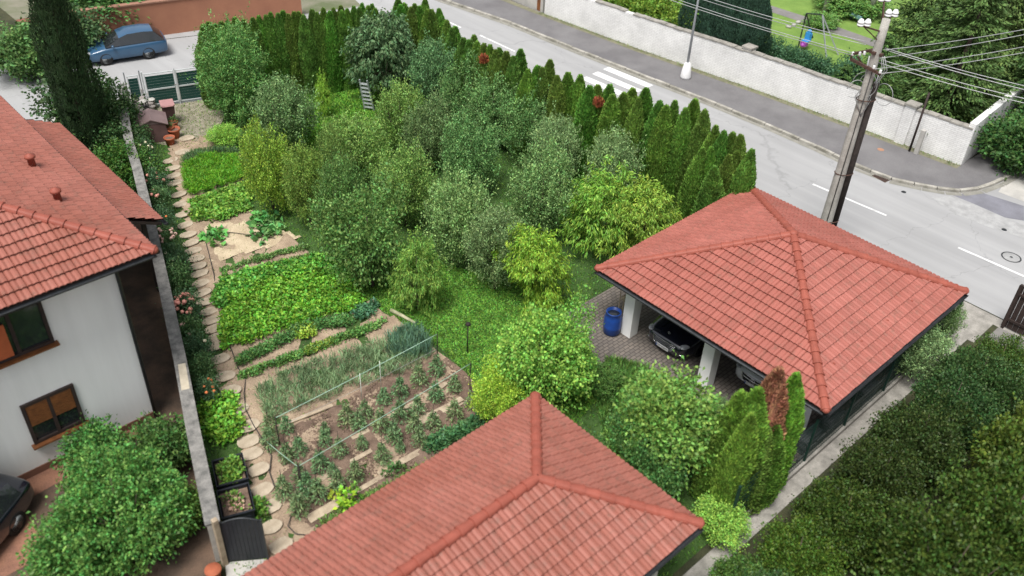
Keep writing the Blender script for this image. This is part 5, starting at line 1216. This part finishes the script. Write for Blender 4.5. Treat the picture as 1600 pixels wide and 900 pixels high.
for i, (x, y, r, h) in enumerate([(1205, 88, .8, 1.7), (1232, 98, .8, 1.6), (1258, 108, .8, 1.6), (1285, 116, .7, 1.6), (1325, 126, .9, 2.2)]):
    shrub(x, y, r, h, (.05, .12, .055), 'bluish juniper behind the white wall, %s from the left' % ordn(i+1), i, 'junipers behind the white wall')
shrub(0, 0, 1.55, 2.3, (.04, .095, .022), 'round clipped dark green bush at the end of the white wall', 0, loc3=Vector((43.0, 11.0, 0)))
shrub(0, 0, 1.4, 2.2, (.042, .1, .022), 'dark green clipped bush right of the round one', 1, loc3=Vector((45.2, 10.8, 0)))
for i, (x, y, r, h, lb_) in enumerate([(1320, 5, 1.6, 1.2, 'leafy flower bed shrub on the far lawn, left one'), (1345, 5, 1.4, 1.4, 'leafy flower bed shrub on the far lawn, right one'), (1285, 33, .9, .8, 'small low shrub behind the swing')]): shrub(x, y, r, h, (.11, .22, .05), lb_, i)
for i, (x, y) in enumerate([(1288, 22), (1357, 28)]):
    o = MB().tube([(0, 0, 0), (.05, 0, 2.0), (0, .1, 4.5)], [.2, .16, .1], 10).build('tree_trunk', POLEC); o.location = G(x, y, .02); tag(o, ['grey bare tree trunk on the lawn left of the teal bench', 'grey bare tree trunk on the lawn right of the teal bench'][i], 'tree')

# upper left: cypress, bushes
cyp = thuja_mesh(81, 9.5, 1.1, 26000)
tree('cypress_tree', 'tall narrow almost black cypress in the upper left', cyp, STK, (10.6, 37.2, 0), (.02, .042, .014), (.78, .78, 1), 0)
DKB = (.035, .075, .022)
for i, (x, y, r, h, lb_) in enumerate([(125, 165, 1.5, 2.6, 'dark bush left of the black cypress'), (150, 210, 1.2, 2.2, 'dark bush at the foot of the black cypress'), (172, 180, 1.0, 2.4, 'dark bush between the cypress and the garden wall'), (188, 232, .9, 1.7, 'dark bush behind the low porch roof'), (215, 270, .9, 1.4, 'low green bush between the porch roof and the garden wall'), (190, 255, .9, 1.7, 'dark low bush beside the porch roof edge')]):
    shrub(x, y, r, h, DKB if i < 4 else (.05, .12, .02), lb_, i, 'bushes round the cypress')
shrub(32, 85, 1.5, 2.4, (.08, .16, .045), 'small light green bush in the pale courtyard', 0); shrub(165, 12, 2.2, 2.4, (.06, .14, .035), 'green bush behind the left end of the terracotta wall', 1); shrub(105, 55, 1.5, 2.4, (.05, .1, .035), 'green bush behind the cypress at the end of the terracotta wall', 0)
o = MB().box((0, 0, 1.0), (.5, .5, 2.0)).box((0, 0, 2.04), (.6, .6, .08)).build('brick_pier', mat('red_brick', (.25, .1, .075), (.18, .07, .05), 6, .9)); o.location = G(55, 92); tag(o, 'reddish brick pier standing in the pale courtyard', 'pier')
o = MB().box((0, 0, 1.0), (.4, .4, 2.0)).build('brick_pier', mat('pale_brick', (.4, .27, .2), None, 6, .9)); o.location = G(74, 86); tag(o, 'pale brick pier right of the reddish one in the courtyard', 'pier')

# lower left: big shrub
SB = [crown_mesh('crown', s, rad=1.9, zc=1.25, rz=1.2, shoots=560, per=48, L=.12, Wd=.075, mode='round', lob=.5, shootlen=.42) for s in (91, 92)]
def bigshrub(x, y, s, h, col, lb_, v=0, nm='shrub', l3=None, grp=None):
    p = l3 or G(x, y, h*.5); return tree(nm, lb_, SB[v % 2], TR['broad'][0], (p.x, p.y, 0), col, (s, s, h/2.5), rn.uniform(0, 6), grp)
bigshrub(188, 802, .84, 2.4, (.09, .21, .045), 'large round green shrub in front of the white house', 0)
shrub(255, 700, .8, 1.6, (.06, .13, .03), 'dark green shrub between the big shrub and the garden wall', 1); shrub(150, 710, .8, 1.5, (.07, .18, .04), 'leafy shrub top at the white house wall behind the big shrub', 0)
shrub(285, 800, .6, 1.2, (.09, .17, .03), 'small olive bush squeezed along the garden wall by the big shrub', 0); shrub(110, 870, .8, 1.6, (.08, .19, .04), 'low leafy shrub at the lower left of the big shrub', 1)
o = MB().lathe((0, 0, 0), [(.18, 0), (.24, .4), (.27, .42), (.26, .46), (0, .44)], 16).build('flower_pot', TERRA); o.scale = (.8, .8, .8); o.location = G(336, 903); tag(o, 'terracotta pot at the outer side of the wall end below the gate', 'flower pot')

# right: neighbour's trees
NT = [(13.9, 5.3, .5, 1.3, (.05, .1, .02)), (15.6, 5.0, .55, 1.7, (.05, .09, .012)), (17.4, 4.8, .62, 1.9, (.035, .06, .01)), (19.4, 4.85, .6, 2.0, (.028, .045, .01)), (21.5, 4.8, .65, 2.2, (.03, .05, .012)), (23.6, 4.85, .62, 2.2, (.03, .065, .02)), (25.6, 4.9, .6, 2.0, (.035, .07, .02)), (27.4, 4.9, .5, 1.6, (.045, .08, .015)),
      (17.2, 2.0, .9, 2.9, (.035, .06, .01)), (19.8, 1.7, .95, 3.3, (.04, .07, .012)), (22.6, 1.6, 1.0, 3.4, (.06, .09, .014)), (25.6, 1.4, 1.0, 3.2, (.10, .12, .016)), (28.2, 1.6, .9, 2.6, (.08, .11, .016)), (14.2, 1.8, .9, 2.8, (.035, .07, .012)), (20.5, -1.6, .95, 3.0, (.05, .09, .014)), (24, -1.6, 1.0, 3.2, (.07, .11, .016)), (17, -1.6, .95, 3, (.045, .08, .012)), (27.5, -2.0, 1, 3, (.08, .12, .016)), (12.8, 4.0, .7, 1.8, (.035, .07, .02))]
for i, (x, y, s, h, c_) in enumerate(NT):
    bigshrub(0, 0, s, h, tuple(v*k for v, k in zip(c_, (1.15, 1.2, 1.1))), 'dark leafy tree of the lower right plot, %s counted from the foreground roof' % ordn(i+1), i, 'orchard_tree', Vector((x, y, 0)), 'trees of the neighbouring plot')

# ------------------------------------------------------------------ roses along the wall
RS = [crown_mesh('foliage', s, rad=.5, zc=.62, rz=.6, shoots=110, per=30, L=.085, Wd=.05, mode='round', lob=.3, shootlen=.32) for s in (101, 102, 103)]
def blooms(n, seed, r=.085, rad=.5):
    rg = random.Random(seed); b = MB()
    for i in range(n):
        a = rg.uniform(0, 6.28); q = rg.uniform(.1, 1)**.5*rad; z = .75+.5*math.sqrt(max(0, 1-(q/rad)**2))*rg.uniform(.5, 1.05)
        b.ball((math.cos(a)*q, math.sin(a)*q, z), r*rg.uniform(.7, 1.2), 4, (1, 1, .7))
    return b
PK = mat('pink_petals', (.75, .36, .3), (.65, .25, .2), 8, .6); CRM = mat('cream_petals', (.78, .7, .52), (.7, .6, .4), 8, .6); ORG = mat('orange_petals', (.8, .25, .08), (.7, .2, .08), 8, .6); PALEP = mat('pale_pink_petals', (.8, .55, .48), (.75, .42, .36), 8, .6)
RB = [(222, 212, .8, 1.0, 0, None, 'leafy green rose bush beside the compost bin'), (231, 240, .75, 1.3, 9, CRM, 'rose bush with cream blooms below the compost bin'), (238, 262, .75, 1.3, 8, CRM, 'rose bush with a few cream blooms farther along the wall'), (247, 290, .8, 1.4, 5, PK, 'dark rose bush with few pink blooms beside the roof corner'),
      (253, 315, .8, 1.3, 4, PK, 'dark rose bush left of the leafy green row'), (260, 345, .75, 1.2, 3, ORG, 'rose bush with small orange blooms next to the gutter corner'), (266, 378, .8, 1.4, 16, PALEP, 'rose bush crowned with pale pink blooms near the gutter corner'), (277, 410, .85, 1.4, 3, CRM, 'dark rose bush below the pale pink blooms'),
      (283, 438, .85, 1.3, 0, None, 'dark bushy rose without blooms left of the path'), (295, 482, .85, 1.3, 34, PK, 'rose bush covered in many pink blooms'), (306, 520, .8, 1.3, 3, PALEP, 'dark green rose bush below the many pink blooms'), (314, 548, .75, 1.2, 1, CRM, 'dark green rose bush with a single white bloom'),
      (322, 578, .7, 1.1, 0, None, 'dark spiky rose bush close to the pale wall patch'), (332, 610, .6, .95, 7, ORG, 'small rose bush with orange blooms above the bright leafy clump')]
for i, (x, y, s, h, nb2, pm, lb_) in enumerate(RB):
    p = G(x, y, h*.5); t = root('rose_bush', lb_, 'rose bush', (p.x-.12, p.y, 0), 'rose bushes along the garden wall', rn.uniform(0, 6), (s*1.0, s*1.0, h/1.25))
    link('foliage', RS[i % 3], t, (.055, .115, .05) if i % 2 else (.065, .13, .045))
    if nb2: blooms(nb2, i).build('blooms', pm, t)
p = G(268, 268, 0); 
# leafy clump by the wall
pts = sample([(q.x, q.y) for q in PX([(318, 632), (362, 624), (382, 655), (378, 684), (345, 697), (322, 676)])], 80, RNG)
stuff('strawberry_patch', rosettes('strawberry_patch', pts, RNG, nl=34, L=.12, Wd=.1, h=.5, spread=.2, up=.5), (.13, .28, .03), 'bright green leafy clump against the garden wall', 'plants')
pts = sample([(q.x, q.y) for q in PX([(375, 800), (412, 790), (415, 812), (380, 818)])], 26, RNG)
stuff('herb_clump', rosettes('herb_clump', pts, RNG, nl=22, L=.1, Wd=.07, h=.45, spread=.16), (.09, .2, .03), 'green herb clump behind the black gate', 'plants')

# ------------------------------------------------------------------ bed plants
def patch(name, px, n, color, label, nl=14, L=.1, Wd=.07, h=.25, spread=.16, up=.7, m=LEAF, zoff=0.0):
    pts = sample([(q.x, q.y) for q in PX(px)], n, RNG); me = rosettes(name, pts, RNG, m, nl, L, Wd, h, spread, up)
    o = stuff(name, me, color, label, 'plants'); o.location.z = 0.03+zoff; return o
patch('carrot_bed', [(288, 262), (330, 246), (372, 250), (380, 275), (372, 288), (300, 308), (291, 295)], 620, (.11, .27, .02), 'feathery bright green carrot bed at the far end', 34, .16, .022, .32, .14, 1.2)
patch('onion_rows', [(288, 246), (370, 232), (372, 246), (330, 246), (290, 258)], 150, (.08, .15, .06), 'thin bluish onion row above the carrot bed', 14, .22, .02, .2, .08, 2.0)
patch('lettuce_row', [(298, 318), (385, 290), (392, 300), (388, 318), (384, 330), (345, 345), (308, 348), (296, 335)], 190, (.13, .26, .04), 'leafy light green row below the carrot bed', 24, .16, .12, .2, .2, .5)
patch('parsley_bed', [(352, 447), (420, 425), (490, 414), (560, 452), (568, 478), (550, 488), (470, 510), (402, 532), (352, 548), (347, 512), (358, 480)], 900, (.115, .26, .026), 'lush bright yellow-green vegetable bed', 30, .12, .085, .32, .18, .6)
patch('celery_bed', [(335, 470), (352, 440), (420, 424), (500, 406), (545, 430), (560, 455), (490, 432), (420, 440), (352, 478), (348, 490)], 360, (.1, .26, .04), 'darker green leafy edge behind the bright bed', 24, .14, .1, .36, .18, .7)
patch('weedy_edge', [(338, 462), (352, 438), (470, 405), (492, 402), (500, 410), (420, 428), (352, 448)], 200, (.08, .16, .035), 'weedy green strip behind the bright bed', 16, .1, .05, .16, .14)
def row(name, px, wpx, n, color, label, **kw):
    poly = [(x, y-wpx) for x, y in px]+[(x, y+wpx) for x, y in px[::-1]]; return patch(name, poly, n, color, label, **kw)
row('potato_row', [(376, 568), (410, 550), (450, 530), (470, 516), (500, 512), (540, 505), (548, 502)], 6, 240, (.075, .17, .045), 'low green plant row under the bright bed', nl=20, L=.11, Wd=.06, h=.22, spread=.15)
row('potato_row', [(556, 496), (572, 490), (586, 486)], 8, 40, (.07, .18, .09), 'bluish leafy clump at the right end of the low row', nl=20, L=.15, Wd=.07, h=.22, spread=.16)
row('yellow_leaf_patch', [(465, 524), (490, 520)], 7, 40, (.2, .3, .04), 'yellowish patch in the low green row', nl=20, L=.1, Wd=.07, h=.24, spread=.15)
row('bean_row', [(378, 592), (410, 580), (440, 568), (470, 556), (510, 542), (545, 528), (580, 515), (600, 507)], 4, 190, (.09, .19, .045), 'narrow low green row beside the leeks', nl=18, L=.1, Wd=.06, h=.18, spread=.13)
row('bean_row', [(480, 552), (520, 538)], 4, 40, (.18, .26, .04), 'yellowish stretch of the narrow low row', nl=18, L=.09, Wd=.06, h=.2, spread=.13)
row('seedling_row', [(345, 428), (385, 413), (420, 403), (445, 398), (478, 388)], 3, 120, (.1, .19, .05), 'thin seedling row across the bare soil', nl=14, L=.09, Wd=.05, h=.12, spread=.1)
row('dark_leaf_row', [(672, 702), (690, 694), (715, 682), (745, 668), (765, 655)], 7, 160, (.05, .13, .045), 'dark green leafy row beside the foreground roof', nl=20, L=.12, Wd=.07, h=.35, spread=.18)
row('ground_weeds', [(500, 828), (560, 795), (620, 760), (690, 722)], 6, 260, (.09, .16, .035), 'sparse weeds along the edge of the foreground roof', nl=12, L=.09, Wd=.04, h=.12, spread=.2)
for q, c_ in [((545, 790), (.2, .36, .03)), ((536, 798), (.24, .4, .03)), ((553, 776), (.12, .24, .04)), ((520, 780), (.3, .38, .04)), ((625, 738), (.06, .13, .04)), ((613, 740), (.06, .13, .03))]:
    pass
def small_plant(name, px, py, color, label, n, nl, L, Wd, h, spread, grp=None, up=.6, cat='plant'):
    me = rosettes(name, RNG.normal(0, spread*.55, (n, 2)), RNG, LEAF, nl, L, Wd, h, spread*.7, up); p = G(px, py, .04); o = link(name, me, None, color); o.location = p; tag(o, label, cat, grp); return o
small_plant('squash_plant', 338, 370, (.1, .26, .06), 'big leaved squash plant alone on the pale soil', 5, 16, .24, .24, .22, .4, 'squash plants', .35)
small_plant('squash_plant', 418, 358, (.1, .24, .07), 'big leaved squash plant at the right edge of the pale soil', 8, 18, .26, .25, .26, .55, 'squash plants', .35)
small_plant('squash_plant', 405, 345, (.09, .22, .05), 'smaller squash plant directly below the yellow-green tree', 5, 14, .22, .22, .24, .35, 'squash plants', .35)
small_plant('vine', 545, 792, (.22, .4, .03), 'bright green young vine beside the lowest board', 5, 20, .14, .12, .5, .25, 'young vines')
small_plant('vine', 519, 782, (.3, .38, .04), 'small yellow vine shoot left of the bright green vine', 3, 8, .11, .09, .4, .12, 'young vines')
small_plant('vine', 553, 775, (.12, .25, .04), 'darker vine shoot above the bright green vine', 3, 12, .12, .1, .5, .15, 'young vines')
small_plant('vine', 622, 738, (.07, .14, .04), 'dark leafy vine next to the long pale board', 5, 16, .12, .1, .4, .25, 'young vines')
# leeks / onions: many thin upright blades
lpx = [(402, 612), (440, 590), (480, 575), (560, 548), (608, 532), (640, 520), (668, 540), (674, 560), (655, 582), (600, 596), (545, 612), (500, 635), (455, 648), (418, 660), (408, 640)]
pts = sample([(q.x, q.y) for q in PX(lpx)], 620, RNG); nL = 11
pp_ = np.repeat(pts, nL, 0)+RNG.normal(0, .045, (620*nL, 2)); P = np.column_stack([pp_, RNG.uniform(.0, .16, len(pp_))]); D = np.column_stack([RNG.normal(0, .45, len(pp_)), RNG.normal(0, .45, len(pp_)), np.ones(len(pp_))])
o = stuff('leek_bed', leaves('leek_bed', LEAF, P, D, .36, .024, RNG), (.16, .24, .12), 'bluish green bed of upright leeks and onions', 'plants'); o.location.z = .04
pts = sample([(q.x, q.y) for q in PX([(608, 536), (650, 518), (672, 545), (668, 565), (610, 565)])], 140, RNG)
pp_ = np.repeat(pts, nL, 0)+RNG.normal(0, .04, (140*nL, 2)); P = np.column_stack([pp_, RNG.uniform(.0, .2, len(pp_))]); D = np.column_stack([RNG.normal(0, .25, len(pp_)), RNG.normal(0, .25, len(pp_)), np.ones(len(pp_))])
o = stuff('tall_leeks', leaves('tall_leeks', LEAF, P, D, .5, .032, RNG), (.1, .19, .12), 'taller darker leek clump at the right end of the leek bed', 'plants'); o.location.z = .04
# tomato plants
def tomato_mesh(seed):
    rng = np.random.default_rng(seed); n = 420; z = rng.uniform(.05, .95, n); a = rng.uniform(0, 6.28, n); r = rng.uniform(0, 1, n)**.6*(.24*np.sin(np.clip(z*1.1+.25, 0, 1)*np.pi)**.6+.06)
    P = np.column_stack([r*np.cos(a), r*np.sin(a), z]); D = np.column_stack([np.cos(a), np.sin(a), rng.uniform(-.7, .6, n)])+rng.normal(size=(n, 3))*.3
    return leaves('foliage', LEAF, P, D, .125, .045, rng)
TM = [tomato_mesh(s) for s in (201, 202, 203, 204)]
STM = MB().tube([(0, 0, 0), (.02, 0, 1.35)], .011, 5).mesh('stake', TARWOOD)
TP = [(682, 570), (710, 597), (737, 622), (655, 587), (680, 610), (710, 640), (625, 605), (652, 632), (677, 655), (600, 617), (625, 642), (648, 660), (570, 637), (595, 657), (615, 674), (542, 648), (507, 664), (447, 660), (420, 664), (420, 684), (447, 704), (467, 695), (467, 736), (442, 760), (500, 720), (520, 728), (530, 697), (497, 765), (527, 750), (467, 788), (555, 735), (597, 708), (625, 690), (565, 685), (655, 680), (507, 680), (560, 655), (480, 757)]
for i, q in enumerate(TP):
    p = G(q[0], q[1]+4, .35); s = rn.uniform(.68, .9)*(.7 if i in (16, 25, 33, 35, 32) else 1)
    t = root('tomato_plant', 'staked tomato plant, %s of the bed counted from its far right corner towards the path' % ordn(i+1), 'tomato plant', (p.x, p.y, .05), 'tomato plants in the tilled bed', rn.uniform(0, 6), (s, s, s))
    link('foliage', TM[i % 4], t, (.12*rn.uniform(.85, 1.2), .2, .085)); 
    if i % 2 == 0 or i > 20: link('stake', STM, t)

# ------------------------------------------------------------------ grass
def grass(name, poly, n, color, label, L=.1, Wd=.018, holes=(), tilt=.5, m=LEAF, z=0.0):
    pts = sample(poly, n, RNG)
    for h_ in holes: pts = pts[~inpoly(pts[:, 0], pts[:, 1], h_)]
    n = len(pts); P = np.column_stack([pts, np.full(n, z)]); D = np.column_stack([RNG.normal(0, tilt, n), RNG.normal(0, tilt, n), np.ones(n)])
    return stuff(name, leaves(name, m, P, D, L, Wd, RNG), color, label, 'grass')
PAV = [(17.6, 7.15), (28.6, 7.15), (28.6, 16.6), (18.9, 16.6), (17.6, 14.0)]
CLEAR = [(p.x, p.y) for p in PX([(560, 450), (640, 400), (800, 440), (900, 470), (1000, 560), (860, 700), (760, 660), (745, 600), (690, 545), (620, 500), (575, 478)])]
YARD = [(p.x, p.y) for p in PX([(245, 225), (238, 165), (282, 162), (338, 152), (352, 180), (340, 205), (330, 222), (290, 232)])]
WPATH = WIN+[(13, 44), (2, 44), (2, 10), (4, 10)]
grass('grass', garden_poly, 90000, (.09, .2, .03), 'grass under the fruit trees', .13, .028, (SOILP, PAV, YARD))
grass('clearing_grass', CLEAR, 70000, (.115, .26, .035), 'short clover grass of the clearing beside the beds', .075, .035, (SOILP, PAV), .9)
FAR = [(p.x, p.y) for p in PX([(430, 200), (490, 130), (570, 130), (640, 190), (600, 260), (500, 240)])]
grass('far_grass', FAR, 26000, (.13, .29, .035), 'brighter grass below the far hedge', .13, .035, (), .6)
grass('yard_weeds', YARD, 1500, (.12, .2, .04), 'weeds in the gravel yard', .09, .03, (), .7, z=.02)
grass('path_weeds', [(p.x, p.y) for p in PX([(285, 238), (375, 222), (380, 245), (300, 262), (280, 262)])], 2600, (.1, .18, .05), 'weeds beside the far beds', .1, .025, (), .7, z=.03)
grass('soil_weeds', SOILP, 2600, (.12, .2, .04), 'scattered weeds on the soil', .07, .025, (), .8, z=.04)
grass('neighbour_grass', [(8, -6), (30, -6), (30, 6.1), (8, 6.1)], 16000, (.05, .1, .02), 'rough grass of the neighbouring plot', .2, .05)
grass('wall_foot_weeds', [(q.x-.35, q.y) for q in WB[1:]]+[(q.x-.02, q.y) for q in WB[:0:-1]], 1500, (.12, .17, .05), 'weeds along the foot of the white wall', .09, .03, (), .6, z=.12)
grass('climbing_weeds', [(p.x, p.y) for p in PX([(925, 610), (950, 560), (1010, 575), (1090, 640), (1150, 690), (1100, 720), (950, 700)])], 12000, (.08, .17, .035), 'tall weeds at the edge of the carport paving', .3, .03, (), .4)
# clods on the tilled bed, pebbles on the soil
def clods(name, poly, n, m, r0, r1, z, label):
    pts = sample(poly, n, RNG); b = MB(); oc = [(1, 0, 0), (0, 1, 0), (-1, 0, 0), (0, -1, 0), (0, 0, 1)]
    for x, y in pts:
        r = RNG.uniform(r0, r1); a = RNG.uniform(0, 1.5); ca, sa = math.cos(a), math.sin(a)
        b.add([(x+(k[0]*ca-k[1]*sa)*r*RNG.uniform(.7, 1.2), y+(k[0]*sa+k[1]*ca)*r*RNG.uniform(.7, 1.2), z+k[2]*r*.7) for k in oc], [(0, 1, 4), (1, 2, 4), (2, 3, 4), (3, 0, 4)])
    o = b.build(name, m); o['kind'] = 'stuff'; o['label'] = label; o['category'] = 'soil'
clods('soil_clods', TILLP, 5000, SOILD, .015, .05, .06, 'crumbly clods on the tilled bed')
clods('pebbles', SOILP, 3500, SOIL, .01, .03, .035, 'crumbs and pebbles on the dry soil')
thuja(1216, 668, 0, 'green thuja directly in front of the dead brown one', 'near thujas by the carport', .85, (.09, .18, .025), 7.1)
thuja(1196, 668, 0, 'olive green thuja left in front of the dead brown one', 'near thujas by the carport', 1.0, (.1, .17, .03), 7.3)
